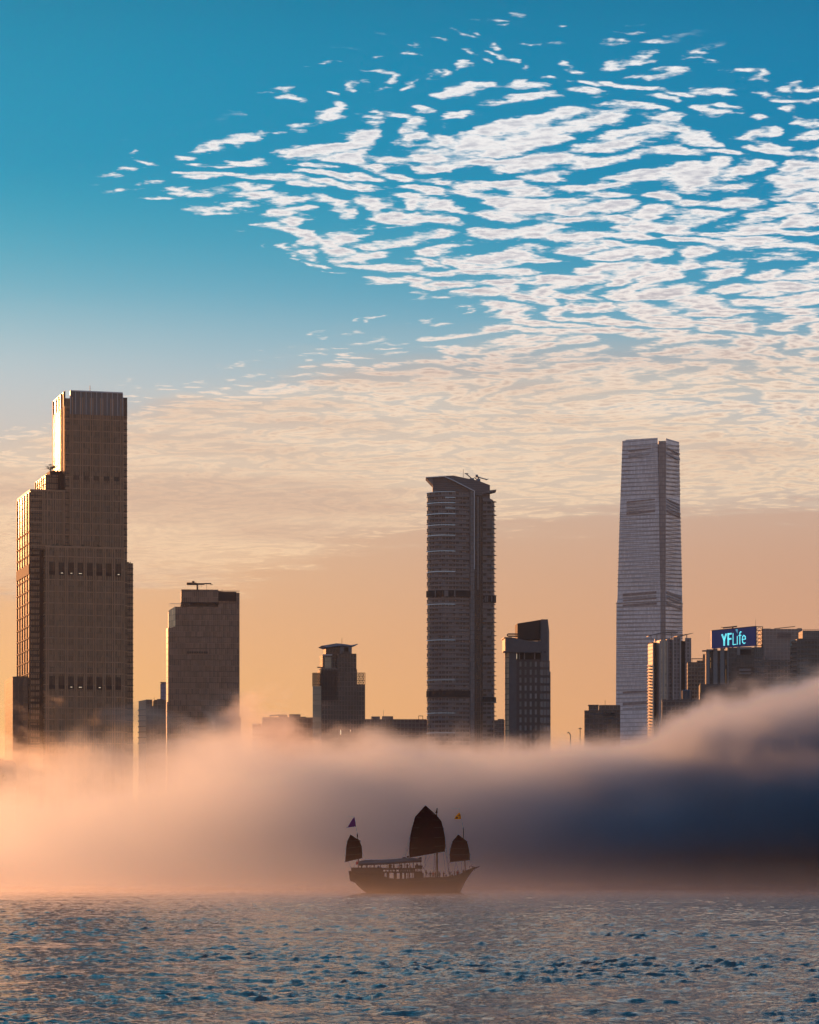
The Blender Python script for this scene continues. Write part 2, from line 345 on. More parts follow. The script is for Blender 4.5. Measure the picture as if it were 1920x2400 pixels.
class Bld:
    """a building in its own frame: x along its front, y into its depth, z up; (px0, D) is its near left corner"""
    def __init__(s, name, label, px0, D, deg, group=None, cat='skyscraper'):
        s.D = D; s.O = Vector(((px0 - 960) / F * D, D, 0)); s.th = R(deg)
        s.e = bpy.data.objects.new(name, None); col.objects.link(s.e)
        s.e.empty_display_size = 5
        s.e.location = (s.O.x, s.O.y, 2.4); s.e.rotation_euler = (0, 0, s.th)
        s.e['label'] = label; s.e['category'] = cat
        if group: s.e['group'] = group
        s.c, s.s = math.cos(s.th), math.sin(s.th)
    def u(s, px, w=0.0):      # distance along the front for a column of the photograph, at depth w
        q = (px - 960) / F; bx = s.O.x - s.s * w; by = s.O.y + s.c * w
        return (q * by - bx) / (s.c - q * s.s)
    def w(s, px, u=0.0):      # depth for a column, going back from front position u
        q = (px - 960) / F; bx = s.O.x + s.c * u; by = s.O.y + s.s * u
        return (q * by - bx) / (-s.s - q * s.c)
    def z(s, py, u=0.0, w=0.0):
        y = s.O.y + s.s * u + s.c * w
        return (HZ - py) / F * y + CAMZ - 2.4
    def mesh(s, name, verts, faces, mat, parent=None, label=None, smooth=False):
        o = mesh_obj(name, verts, faces, mat, parent or s.e, smooth)
        if label: o['label'] = label
        return o
    def box(s, name, u0, u1, w0, w1, z0, z1, mat, parent=None, label=None):
        return s.mesh(name, box_verts(u0, u1, w0, w1, z0, z1), box_faces(0), mat, parent, label)
    def boxes(s, name, L, mat, parent=None, label=None):
        if name in ('fin', 'wall', 'roof_plant', 'roof_block', 'upper_block', 'pale_rib', 'refuge_column', 'recess_column', 'louvre_panel', 'lit_window', 'sun_tint_slot', 'balcony', 'wall_ledge', 'white_trim', 'recess_fin', 'balcony_slab'):
            for b_ in L: o_ = s.box(name, *b_, mat, parent, label)
            return o_
        V_, Fc = [], []
        for b in L: Fc += box_faces(len(V_)); V_ += box_verts(*b)
        return s.mesh(name, V_, Fc, mat, parent, label)
    def prism(s, name, pts, z0, z1, mat, parent=None, label=None, smooth=False):
        """pts: plan outline (u, w) counter-clockwise; z1 may be a list"""
        n = len(pts); zt = z1 if isinstance(z1, (list, tuple)) else [z1] * n; zb = z0 if isinstance(z0, (list, tuple)) else [z0] * n
        V_ = [(p[0], p[1], zb[i]) for i, p in enumerate(pts)] + [(p[0], p[1], zt[i]) for i, p in enumerate(pts)]
        Fc = [tuple(range(n))[::-1], tuple(range(n, 2 * n))] + [(i, (i + 1) % n, n + (i + 1) % n, n + i) for i in range(n)]
        return s.mesh(name, V_, Fc, mat, parent, label)
    def extr(s, name, prof, w0, w1, mat, parent=None, label=None):
        """prof: outline in (u, z), swept from depth w0 to w1"""
        n = len(prof)
        V_ = [(p[0], w0, p[1]) for p in prof] + [(p[0], w1, p[1]) for p in prof]
        Fc = [tuple(range(n)), tuple(range(n, 2 * n))[::-1]] + [(i, n + i, n + (i + 1) % n, (i + 1) % n) for i in range(n)]
        return s.mesh(name, V_, Fc, mat, parent, label)
    def tube(s, name, a, b, r, mat, parent=None, n=6, r2=None, label=None):
        V_, Fc = tube_geo(a, b, r, n, r2); return s.mesh(name, V_, Fc, mat, parent, label)
    def tubes(s, name, L, mat, parent=None, n=5):
        V_, Fc = [], []
        for a, b, r in L:
            v2, f2 = tube_geo(a, b, r, n); k = len(V_); V_ += v2; Fc += [tuple(i + k for i in f) for f in f2]
        return s.mesh(name, V_, Fc, mat, parent)
def tube_geo(a, b, r, n=6, r2=None):
    a, b = Vector(a), Vector(b); dd = (b - a).normalized()
    up = Vector((0, 0, 1)) if abs(dd.z) < 0.9 else Vector((1, 0, 0)); x = dd.cross(up).normalized(); y = dd.cross(x)
    r2 = r if r2 is None else r2; V_ = []
    for c, rr in ((a, r), (b, r2)):
        for i in range(n):
            t = 2 * math.pi * i / n; V_.append(tuple(c + x * (rr * math.cos(t)) + y * (rr * math.sin(t))))
    Fc = [tuple(range(n)), tuple(range(n, 2 * n))[::-1]] + [(i, n + i, n + (i + 1) % n, (i + 1) % n) for i in range(n)]
    return V_, Fc

M_metal = plain('dark_metal', (0.05, 0.045, 0.045), 0.5, 0.4)
M_white = plain('white_paint', (0.62, 0.63, 0.66), 0.45, var=0.08)
M_conc = plain('roof_concrete', (0.17, 0.155, 0.145), 0.8)
M_stone = plain('tan_stone', (0.21, 0.16, 0.13), 0.6, var=0.15)
M_fin = plain('bronze_fin', (0.11, 0.07, 0.045), 0.5)
M_dark = plain('dark_recess', (0.008, 0.007, 0.007), 0.7)
M_louv = plain('louvre_metal', (0.06, 0.055, 0.055), 0.5)
M_leaf = plain('roof_leaves', (0.045, 0.06, 0.03), 0.8)
M_bark = plain('bark', (0.06, 0.045, 0.035), 0.9)
def glow_mat(name, c, e):
    m, N = new_mat(name); out_surf(N, principled(N, (*c, 1), 0.4, emis=(*c, 1), estr=e)); return m
M_led = glow_mat('led_strip', lin(168, 190, 210), 0.38)
M_lamp = glow_mat('lit_ceiling', (1.0, 0.8, 0.55), 0.9)

GFOG = 'towers rising out of the fog across the harbour'

def pilasters(b, us, w, z0, z1, mat, wd=0.35, dp=0.45, name='pilaster', parent=None):
    for u_ in us:
        b.box(name, u_ - wd / 2, u_ + wd / 2, w - dp, w + 0.02, z0, z1, mat, parent)

# ---------------------------------------------------------------- 1: stepped stone and glass tower on the left
def tower_stepped():
    b = Bld('office_tower', 'tall stepped stone-and-glass tower standing furthest left, trees on its setback terraces', 153, 1800, 16)
    fa = facade('stepped_tower_glass', 1.38, 3.4, (0.17, 0.10, 0.065), (0.45, 0.27, 0.155), 0.17, 0.14, rough=0.16, var=0.5, big=2, xoff=0.6)
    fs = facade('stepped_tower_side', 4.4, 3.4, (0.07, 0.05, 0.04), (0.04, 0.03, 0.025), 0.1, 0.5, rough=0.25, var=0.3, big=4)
    st = plain('tower_pilaster_stone', (0.45, 0.27, 0.16), 0.5, var=0.12)
    ur = b.u(298); z = b.z
    # shaft: upper part
    wl = b.w(126.6)
    zc = z(933)
    b.box('shaft', 0, ur, 0, wl, 0, zc, fa)
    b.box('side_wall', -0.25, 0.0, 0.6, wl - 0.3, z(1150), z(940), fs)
    # crown screens with a notch at the corner and glass above
    u1, u2 = b.u(164), b.u(287)
    gl = facade('crown_glass', 5.4, 60.0, (0.10, 0.105, 0.12), (0.26, 0.2, 0.17), 0.004, 0.05, rough=0.15, var=0.15, xoff=-0.4)
    b.box('crown_screen', u1, u2, -0.5, 0.25, z(970), z(916), gl)
    b.box('crown_screen', ur - 2.6, ur, -0.4, 0.2, z(970), z(926), fs)
    b.box('crown_screen', -0.35, 0.15, 0.4, wl, z(950), z(916), fs)
    for k in range(5): b.box('fin', -0.95, -0.36, 0.6 + k * (wl - 1.4) / 4, 1.3 + k * (wl - 1.4) / 4, z(1110), z(917), M_fin)
    b.boxes('crown_rail', [(u1, u2, -0.9, -0.5, z(916) - 0.2, z(916) + 0.5)] + [(u1 + i * (u2 - u1) / 10, u1 + i * (u2 - u1) / 10 + 0.25, -0.75, -0.5, z(970), z(916) - 0.2) for i in range(11)], M_white)
    b.box('plant_room', 6, ur - 5, 6, wl - 5, zc, z(922), M_conc)
    b.tube('antenna', (b.u(211, 8), 8, z(922)), (b.u(211, 8), 8, z(903, 15, 8)), 0.18, M_metal)
    # corner mullion strip and five bays of pilasters on the upper shaft
    bays = [164 + i * (287 - 164) / 5 * 0.965 + 3 for i in range(6)]
    ps = []
    for p in bays: ps += [b.u(p - 2.6), b.u(p + 2.6)]
    pilasters(b, ps, 0, z(1278), z(930), st, 0.5, 0.55)
    for p in (bays[i] + 11.5 for i in range(5)):
        uu = b.u(p); o = b.boxes('louvre_opening', [(uu - 1.7, uu + 1.7, -0.12, 0.02, z(1123.5), z(1113))] , M_dark)
        b.boxes('louvre_blade', [(uu - 1.5 + 0.75 * k, uu - 1.4 + 0.75 * k, -0.2, -0.12, z(1123.5), z(1113)) for k in range(5)], st, o)
    # storey bands on the corner strips
    b.boxes('joint_trim', [(0.0, b.u(162), -0.35, 0.0, z(960) - k * 3.7 - 0.5, z(960) - k * 3.7) for k in range(22)], M_dark)
    b.boxes('joint_trim', [(b.u(289), ur + 0.1, -0.35, 0.0, z(945) - k * 3.45 - 0.5, z(945) - k * 3.45) for k in range(26)], M_dark)
    # middle block, to the left
    ul = b.u(71); wm = b.w(41, ul)
    zm = z(1150, ul)
    b.box('middle_block', ul, -0.05, 0.05, wm, 0, zm, fa)
    b.boxes('parapet', [(ul, 0, -0.3, 0.4, zm, zm + 0.9), (ul - 0.2, ul + 0.3, 0.4, wm, zm, zm + 0.9)], st)
    pilasters(b, [b.u(p) for p in (100, 104, 111, 125, 130, 148, 151)], 0.05, z(1278), zm - 0.3, st, 0.45, 0.5)
    b.boxes('joint_trim', [(ul, b.u(98), -0.3, 0.06, zm - 2.5 - k * 3.45 - 0.5, zm - 2.5 - k * 3.45) for k in range(44)], M_dark)
    nf = 6
    for k in range(nf):
        wv_ = 1.0 + k * (wm - 2.0) / (nf - 1)
        b.box('fin', ul - 0.7, ul, wv_ - 0.45, wv_ + 0.45, 0, zm - 0.5, M_fin)
    b.boxes('joint_trim', [(ul - 0.75, ul - 0.02, 0.3, wm, zm - 24 - k * 6.9, zm - 23.4 - k * 6.9) for k in range(20)] + [(ul - 0.8, ul - 0.02, 0.3, wm, z(1345, ul), z(1322, ul))], M_dark)
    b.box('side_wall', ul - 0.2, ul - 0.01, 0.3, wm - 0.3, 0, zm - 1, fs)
    # two terrace blocks stepping up to the shaft
    u3, u4 = b.u(108, 8), b.u(148, 8)
    z3 = z(1112, u3, 8)
    b.box('terrace_block', u3, u4, 8, wm - 2, zm, z3, fa)
    b.boxes('fin', [(u3 - 0.5, u3, 8.5 + k * (wm - 11.5) / 5, 9.3 + k * (wm - 11.5) / 5, zm, z3) for k in range(6)], st)
    b.boxes('joint_trim', [(u3 - 0.1, u4 - 2, 7.7, 8.0, z3 - 1.8 - k * 3.45, z3 - 1.3 - k * 3.45) for k in range(3)], M_dark)
    b.box('terrace_block', b.u(117, 10), -0.05, 10, wm - 4, z3, z(1104, 0, 10), M_dark)
    b.box('link_wall', b.u(140, 3), -0.1, 3, wm - 3, zm, z3 + 0.5, M_dark)
    # lower block standing forward, with a row of eight openings twice
    uf0, uf1 = b.u(105, -6), b.u(292, -6)
    zf = z(1284, 0, -6)
    b.box('front_block', uf0, uf1, -6, 0.3, 0, zf, fa)
    b.boxes('parapet', [(uf0, uf1, -6.2, -5.8, zf, zf + 1.1)], st)
    n = 8; p0, p1 = 111, 288; bw = (p1 - p0) / n
    ps = []
    for i in range(n + 1):
        ps += [b.u(p0 + i * bw - 2.4, -6), b.u(p0 + i * bw + 2.4, -6)]
    pilasters(b, ps, -6, 0, zf, st, 0.5, 0.55)
    for (ya, yb) in ((1348, 1319), (1615, 1585)):
        for i in range(n):
            uu = b.u(p0 + (i + 0.5) * bw, -6)
            o = b.box('louvre_opening', uu - 1.75, uu + 1.75, -6.12, -5.98, z(ya, 0, -6), z(yb, 0, -6), M_dark)
            b.boxes('louvre_blade', [(uu - 1.5 + 0.75 * k, uu - 1.4 + 0.75 * k, -6.2, -6.12, z(ya - 9, 0, -6), z(yb, 0, -6)) for k in range(5)], st, o)
            if (i in (1, 2, 3, 7) and ya < 1400) or (i in (2, 3, 5) and ya > 1400):
                b.box('ceiling_lamp', uu - 0.9 if i == 3 else uu - 0.3, uu + 0.8, -6.2, -6.12, z(ya - 4, 0, -6), z(ya - 5.2, 0, -6), M_lamp, o)
    zr = z(1320, b.u(312), 4)
    b.box('right_wing', ur, b.u(312, 4), 4, wl - 2, 0, zr, fa)
    b.boxes('joint_trim', [(ur - 0.2, b.u(312, 4) + 0.15, 3.7, 4.0, zr - 3 - k * 3.45 - 0.5, zr - 3 - k * 3.45) for k in range(34)], M_dark)
    b.boxes('joint_trim', [(b.u(72), b.u(92), -0.35, 0.04, z(1290) - k * 3.45 - 0.5, z(1290) - k * 3.45) for k in range(36)], M_dark)
    b.box('recess', b.u(93), b.u(104.5), -0.25, 0.04, 0, z(1290), M_dark)
    # lower left wing
    uw = b.u(38, 14); ww = b.w(30, uw)
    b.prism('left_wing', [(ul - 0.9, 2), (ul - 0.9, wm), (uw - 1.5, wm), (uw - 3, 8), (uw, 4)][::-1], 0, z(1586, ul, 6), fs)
    b.boxes('joint_trim', [(ul + 0.02, b.u(104), -0.5, -0.28, z(1640) - k * 14, z(1640) - k * 14 + 0.5) for k in range(3)], M_dark)
    return b
TB = tower_stepped()

# roof terrace planting of that tower
def shrub(name, label, b, u_, w_, z_, r, h, n=170, group=None, cat='shrub'):
    e = bpy.data.objects.new(name, None); col.objects.link(e)
    loc = Vector((b.O.x + b.c * u_ - b.s * w_, b.O.y + b.s * u_ + b.c * w_, z_ + 2.4)); e.location = loc
    e['label'] = label; e['category'] = cat
    if group: e['group'] = group
    V_, Fc = [], []
    rr = np.random.default_rng(int(abs(u_ * 37 + z_)) + 3)
    lumps = [(rr.normal(0, r * 0.5), rr.normal(0, r * 0.4), h * (0.45 + 0.4 * rr.random()), r * (0.3 + 0.3 * rr.random())) for _ in range(6)]
    for i in range(n):
        cx, cy_, cz, cr = lumps[i % 6]; dd = rr.normal(0, 1, 3); dd /= np.linalg.norm(dd) + 1e-6
        c = np.array((cx, cy_, cz)) + dd * cr * (0.5 + 0.6 * rr.random()); s = r * 0.13 * (0.6 + rr.random())
        a = rr.normal(0, 1, 3); a /= np.linalg.norm(a); bb = np.cross(a, rr.normal(0, 1, 3)); bb /= np.linalg.norm(bb)
        k = len(V_); V_ += [tuple(c - a * s), tuple(c + bb * s * 0.6), tuple(c + a * s), tuple(c - bb * s * 0.6)]; Fc.append((k, k + 1, k + 2, k + 3))
    mesh_obj('crown', V_, Fc, M_leaf, e)
    v2, f2 = [], []
    for lx, ly, lz, _ in lumps[:4]:
        a, f = tube_geo((0, 0, 0), (lx * 0.8, ly * 0.8, lz), r * 0.05, 5, r * 0.02); k = len(v2); v2 += a; f2 += [tuple(i + k for i in q) for q in f]
    mesh_obj('trunk', v2, f2, M_bark, e)
b = TB
shrub('roof_tree', 'small leafy tree on the corner of the highest side terrace of the stepped tower', b, b.u(120, 9), 10.5, b.z(1105, 0, 10), 2.3, 3.4, 240, cat='tree')
shrub('roof_shrub', 'low windswept shrub at the outer edge of the lower side terrace', b, b.u(77, 8), 9, b.z(1150, -20), 1.2, 1.3)
zt_ = b.z(1284, 0, -6)
for i, (p, r) in enumerate(((129, 2.2), (155, 2.0), (162, 1.8), (194, 2.0), (213, 1.2), (229, 2.3), (258, 1.5), (278, 1.1))):
    shrub('terrace_shrub', ['broad dark shrub at the left end of the long terrace above the louvred openings', 'shrub second from the left on the long terrace of the stepped tower',
          'shrub touching its left neighbour, third from the left on the long terrace', 'rounded shrub fourth from the left on the long terrace of the stepped tower',
          'very small shrub fifth from the left on the long terrace', 'widest shrub right of the middle of the long terrace', 'thin shrub seventh from the left on the long terrace',
          'smallest shrub at the right end of the long terrace'][i], b, b.u(p, -3), -3.0, zt_, r, 2.0 if r > 1.6 else 1.4, group='shrubs along the long terrace of the stepped tower')
shrub('wing_shrub', 'thin planting on the roof edge of the low right wing of the stepped tower', b, b.u(303, 5), 6, b.z(1320, 30, 4), 1.5, 0.9)

# ---------------------------------------------------------------- 2: broad glass block with a roof crane
def tower_broad():
    b = Bld('glass_tower', 'broad brown glass tower with a roof crane and a left edge coloured golden as if sunlit', 411, 2100, 5)
    fa = facade('broad_tower_glass', 1.35, 3.9, (0.19, 0.115, 0.085), (0.31, 0.19, 0.13), 0.10, 0.16, rough=0.18, var=0.4, big=2)
    gold = facade('broad_tower_side', 3.2, 3.9, (0.8, 0.64, 0.4), (0.5, 0.38, 0.24), 0.08, 0.08, rough=0.35, var=0.25)  # low sun's gold put into the glass colour, front stays brown
    ur = b.u(561.6); z = b.z; dp = 34
    b.prism('shaft', [(0, 0), (ur, 0), (ur, dp), (0, dp)], 0, z(1422), fa)
    uc = b.u(512)
    b.prism('upper_block', [(uc, 0), (ur, 0), (ur, dp), (uc, dp)], z(1422), [z(1385), z(1388), z(1388), z(1385)], fa)
    b.prism('roof_box', [(b.u(425), -0.8), (uc, -0.8), (uc, dp - 3), (b.u(425), dp - 6)], z(1411), z(1381.5), fa, label='overhanging roof box with panelled sides')
    b.box('roof_box_soffit', b.u(424), b.u(511), -1.2, dp - 6, z(1414), z(1411), M_dark)
    b.box('dark_panel', b.u(512), b.u(554), -0.5, 0.0, z(1408), z(1386), M_dark)
    b.box('glazed_recess', b.u(440), uc, 3, dp - 6, z(1422), z(1414), M_conc)
    b.boxes('railing', [(b.u(398) + k * 1.1, b.u(398) + k * 1.1 + 0.12, 1.5, 1.6, z(1422), z(1415)) for k in range(13)] + [(b.u(398), b.u(446), 1.45, 1.65, z(1415), z(1414))], M_white)
    b.boxes('parapet', [(b.u(455), ur, -0.1, 0.3, z(1385) + 0.01, z(1383.6)), ], M_conc)
    b.boxes('sign_letters', [(b.u(438 + k * 5.6), b.u(438 + k * 5.6 + 4.3), -0.35, 0.0, z(1531), z(1526.5)) for k in range(9)], M_dark)
    # left, sun facing facets
    b.prism('left_facet', [(0, 0.02), (0, dp), (b.u(394, dp), dp), (b.u(395, 12), 12)], z(1469), [z(1421), z(1426), z(1430), z(1428)], gold, label='glass facet below the roof terrace, coloured golden as if sunlit')
    b.prism('left_lower', [(-0.01, 1.2), (-0.01, dp + 2), (b.u(390, 14), dp), (b.u(389.5, 10), 10), (b.u(394, 1.2), 1.2)], z(1645), z(1471), gold, label='long left edge coloured as if sunlit')
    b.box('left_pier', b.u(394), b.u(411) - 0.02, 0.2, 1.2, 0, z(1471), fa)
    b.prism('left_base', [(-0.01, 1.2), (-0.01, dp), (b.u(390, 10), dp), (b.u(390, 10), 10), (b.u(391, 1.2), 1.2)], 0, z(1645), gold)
    b.box('right_base', ur, b.u(565), 1, dp, 0, z(1680), fa)
    # roof crane
    cz = z(1366)
    ma = b.box('crane_mast', b.u(461), b.u(465), 8, 9.6, z(1381.5), cz, M_metal)
    b.boxes('crane_boom', [(b.u(438), b.u(461), 7.6, 10, z(1368), z(1362.5)), (b.u(461), b.u(480), 8.2, 9.2, z(1367.5), z(1363.5)), (b.u(480), b.u(496), 8.4, 9.0, z(1366), z(1363)), (b.u(494), b.u(500), 8.5, 8.9, z(1367.5), z(1366.5))], M_metal, ma)
    b.box('crane_cab', b.u(450.5), b.u(456.5), 7.8, 9.8, z(1362.5), z(1359), M_metal, ma)
    b.tubes('crane_cable', [((b.u(p), 8.7, z(1366)), (b.u(p), 8.7, z(t)), 0.09) for p, t in ((467, 1381), (472, 1374), (485, 1380))], M_metal)
    b.tubes('roof_mast', [((b.u(497.5), 5, z(1383)), (b.u(497.5), 5, z(1378)), 0.1), ((b.u(521), 5, z(1385)), (b.u(521), 5, z(1378.5)), 0.12)], M_metal)
tower_broad()

# ---------------------------------------------------------------- 3: low block with balconies left of it, and a slab behind
def low_balcony():
    b = Bld('apartment_block', 'low block between the two left towers, pale balconied side and notched roof', 342, 2000, 8, cat='building')
    fa = facade('low_block_wall', 2.4, 3.2, (0.11, 0.085, 0.07), (0.17, 0.125, 0.10), 0.12, 0.2, var=0.3)
    side = facade('low_block_side', 40, 13.3, (0.5, 0.40, 0.28), (0.3, 0.22, 0.15), 0.0, 0.01, var=0.08, rough=0.5)  # sunlight on this side is painted in as a paler wall
    z = b.z; ur = b.u(389); u0 = b.u(357); u1 = b.u(361)
    b.boxes('wall', [(0, u0, 0, 20, 0, z(1639.5)), (u0, u1, 0, 20, 0, z(1655)), (u1, ur, 0, 20, 0, z(1640))], fa)
    wl = 14
    b.prism('side_bay', [(-0.02, 0.1), (-0.02, wl), (b.u(326, wl), wl), (b.u(325, 2), 2)], 0, [z(1640), z(1642), z(1645), z(1643)], side, label='side coloured pale as if sunlit, with balcony edges')
    for k in range(7):
        zz_ = z(1663) - k * 3.6
        b.prism('balcony_slab', [(0, -0.2), (0, wl), (b.u(323.5, wl), wl), (b.u(323, 1), 1)], zz_ - 0.35, zz_, M_dark)
    b.tubes('roof_mast', [((u1 + 0.3, 4, z(1640)), (u1 + 0.3, 4, z(1634)), 0.12)], M_metal)
    b.boxes('roof_plant', [(b.u(370), b.u(385), 5, 9, z(1640), z(1637))], M_conc)
low_balcony()
b = Bld('slab_tower', 'narrow bluish slab showing just left of the broad brown tower', 376, 2500, 0, cat='building')
b.extr('wall', [(0, 0), (b.u(396), 0), (b.u(396), b.z(1599.5)), (b.u(388), b.z(1599.5)), (b.u(382), b.z(1602)), (0, b.z(1602))], 0, 18, facade('slab_glass', 2.4, 3.4, (0.22, 0.23, 0.33), (0.12, 0.12, 0.18), 0.2, 0.15, var=0.15))
b.box('roof_edge', -0.2, b.u(396), -0.2, 18, b.z(1599.5), b.z(1598.5), M_conc)

b = Bld('waterfront_block', 'low grey block at the far left edge, just above the fog', -60, 1700, 3, cat='building')
b.box('wall', 0, b.u(30), 0, 25, 0, b.z(1784), facade('waterfront_wall', 3, 3.5, (0.2, 0.16, 0.15), (0.26, 0.2, 0.18), 0.2, 0.2, var=0.15))
b.box('parapet', -0.3, b.u(30) + 0.3, -0.3, 0.2, b.z(1784), b.z(1782), M_conc)
b.box('roof_plant', b.u(-10), b.u(6), 6, 12, b.z(1784), b.z(1777), M_conc)
shrub('street_tree', 'round-topped tree poking out of the fog at the far left edge', b, b.u(4, -20), -20, b.z(1828, 0, -20) - 3, 4.0, 7.0, 260, cat='tree')

# ---------------------------------------------------------------- 4: blocks half lost in the fog, and the pagoda-crowned tower
M_hz = facade('hazy_block_wall', 3.0, 3.3, (0.10, 0.08, 0.075), (0.15, 0.12, 0.11), 0.25, 0.2, var=0.25)
b = Bld('fogbound_block', 'long low block half sunk in fog left of the wing-roofed tower', 593, 2050, 4, cat='building')
b.boxes('wall', [(0, b.u(616), 2, 20, 0, b.z(1696)), (b.u(616), b.u(733), 0, 22, 0, b.z(1681))], M_hz)
b.boxes('roof_plant', [(b.u(654), b.u(674), 4, 10, b.z(1681), b.z(1674)), (b.u(679), b.u(705), 4, 10, b.z(1681), b.z(1673)), (b.u(706), b.u(718), 5, 9, b.z(1681), b.z(1678.5))], M_conc)
b.tubes('roof_frame', [((b.u(632), 5, b.z(1677)), (b.u(655), 5, b.z(1675)), 0.5), ((b.u(634), 5, b.z(1681)), (b.u(634), 5, b.z(1676)), 0.3)], M_metal)
b.boxes('corner_trim', [(-0.4, 0.0, 2, 20, b.z(1727) + 4 * k, b.z(1727) + 4 * k + 0.5) for k in range(3)] + [(-0.3, b.u(604), 1.6, 2.0, b.z(1727) + 4 * k, b.z(1727) + 4 * k + 0.4) for k in range(3)], M_white)

def tower_wingroof():
    b = Bld('wing_roofed_tower', 'mid-height stepped tower with an upswept canopy roof and lattice corners', 753, 2000, 9)
    fa = facade('wing_tower_front', 1.9, 3.1, (0.075, 0.055, 0.05), (0.15, 0.105, 0.085), 0.22, 0.3, var=0.3)
    si = facade('wing_tower_side', 6, 3.6, (0.5, 0.40, 0.27), (0.42, 0.33, 0.22), 0.10, 0.05, var=0.1, rough=0.5)  # sun's brightness worked into a paler colour than the front
    z = b.z; u = b.u
    um = u(837); ur = u(857)
    b.box('shaft', 0, um, 0, 18, 0, z(1568), fa)
    b.box('right_bay', um, ur, 2, 18, 0, z(1603), fa)
    b.prism('left_bay', [(0, 0.4), (0, 17), (u(733, 17), 17), (u(733, 3), 3)], 0, z(1608), si, label='left bay coloured pale as if sunlit')
    def lattice(x0, x1, w0, z0, z1, nx_, nz_, name):
        L = []
        for i in range(nx_ + 1):
            x = x0 + (x1 - x0) * i / nx_; L.append((x - 0.18, x + 0.18, w0, w0 + 0.5, z0, z1))
        for i in range(nz_ + 1):
            q = z0 + (z1 - z0) * i / nz_; L.append((x0, x1, w0 + 0.05, w0 + 0.45, q - 0.25, q + 0.25))
        for i in range(nx_):
            for j in range(nz_):
                x = x0 + (x1 - x0) * (i + 0.5) / nx_; q = z0 + (z1 - z0) * (j + 0.5) / nz_
                L.append((x - 0.35, x + 0.35, w0 + 0.1, w0 + 0.4, q - 0.7, q + 0.7))
        b.boxes(name, L, M_metal)
    lattice(um + 0.2, ur, 2.2, z(1603), z(1576), 3, 3, 'lattice_screen')
    lattice(u(733, 3), -0.2, 3.2, z(1608), z(1577), 4, 4, 'lattice_screen')
    lattice(0.2, u(790), -0.5, z(1640), z(1572), 7, 8, 'lattice_screen')
    b.box('terrace', 0.01, u(794), 0.2, 10, z(1568), z(1566), M_conc)
    b.boxes('upper_block', [(u(757, 1), u(779), 1.0, 16, z(1568), z(1534)), (u(779), u(790), 2.6, 16, z(1568), z(1534)), (u(790), u(836), 0.6, 17, z(1568), z(1531))], fa)
    b.box('golden_panel', u(761, 0.8), u(777), 0.75, 1.0, z(1570), z(1540), si)
    b.box('terrace_rail', u(757, 1), u(779), 0.6, 1.0, z(1536), z(1533), M_white)
    b.boxes('top_block', [(u(765), u(798), 2, 14, z(1534), z(1514))], fa)
    bl = plain('blue_grey_plaster', (0.22, 0.27, 0.36), 0.5)
    b.boxes('top_lantern', [(u(798) + 0.01, u(826), 2.4, 14, z(1531), z(1513))], bl, label='pale blue lantern storey under the canopy')
    b.box('lantern_window', u(808), u(818), 2.1, 2.4, z(1526), z(1516), M_dark)
    b.boxes('roof_plant', [(u(804), u(822), 1.4, 2.3, z(1531), z(1526))], M_conc)
    prof = [(u(753), z(1514)), (u(765), z(1518)), (u(798), z(1513)), (u(826), z(1515)), (u(838), z(1510)), (u(836), z(1509)), (u(822), z(1512)), (u(806), z(1509.5)), (u(788), z(1508)), (u(760), z(1513))]
    b.extr('canopy_roof', prof, -3, 16, bl, label='upswept canopy roof')
    b.tube('antenna', (u(804.5), 6, z(1509)), (u(804.5), 6, z(1493)), 0.14, M_metal)
    b.boxes('roof_crane', [(u(744, 4), u(757, 4), 3.6, 4.6, z(1564.5), z(1562)), (u(754, 4), u(757, 4), 3.6, 4.6, z(1570), z(1564.5))], M_metal)
    for k in range(7): b.box('ledge', u(734, 2.7), -0.1, 2.6, 3.0, z(1625) - k * 6.2, z(1625) - k * 6.2 + 0.4, M_white)
    b.boxes('lit_window', [(u(797.5), u(799.5), -0.3, -0.05, z(1722), z(1710)), (u(820.5), u(822), -0.3, -0.05, z(1714), z(1710))], M_lamp)
tower_wingroof()

b = Bld('fogbound_terrace', 'long flat-roofed block in the fog behind the curved tower', 850, 2450, 2, cat='building')
b.boxes('wall', [(0, b.u(1000), 0, 24, 0, b.z(1685.5)), (b.u(1000), b.u(1200), 1, 24, 0, b.z(1687))], M_hz)
b.boxes('roof_plant', [(b.u(871), b.u(891), 4, 9, b.z(1685.5), b.z(1678.5)), (b.u(896), b.u(922), 4, 9, b.z(1685.5), b.z(1678)), (b.u(1168), b.u(1182), 4, 9, b.z(1687), b.z(1684))], M_conc)
b.tubes('roof_frame', [((b.u(p), 4, b.z(1686)), (b.u(p), 4, b.z(1677)), 0.25) for p in (982, 991.5)] + [((b.u(982), 4, b.z(1677)), (b.u(991.5), 4, b.z(1677.4)), 0.25), ((b.u(899.5), 4, b.z(1678)), (b.u(899.5), 4, b.z(1664)), 0.12)], M_metal)

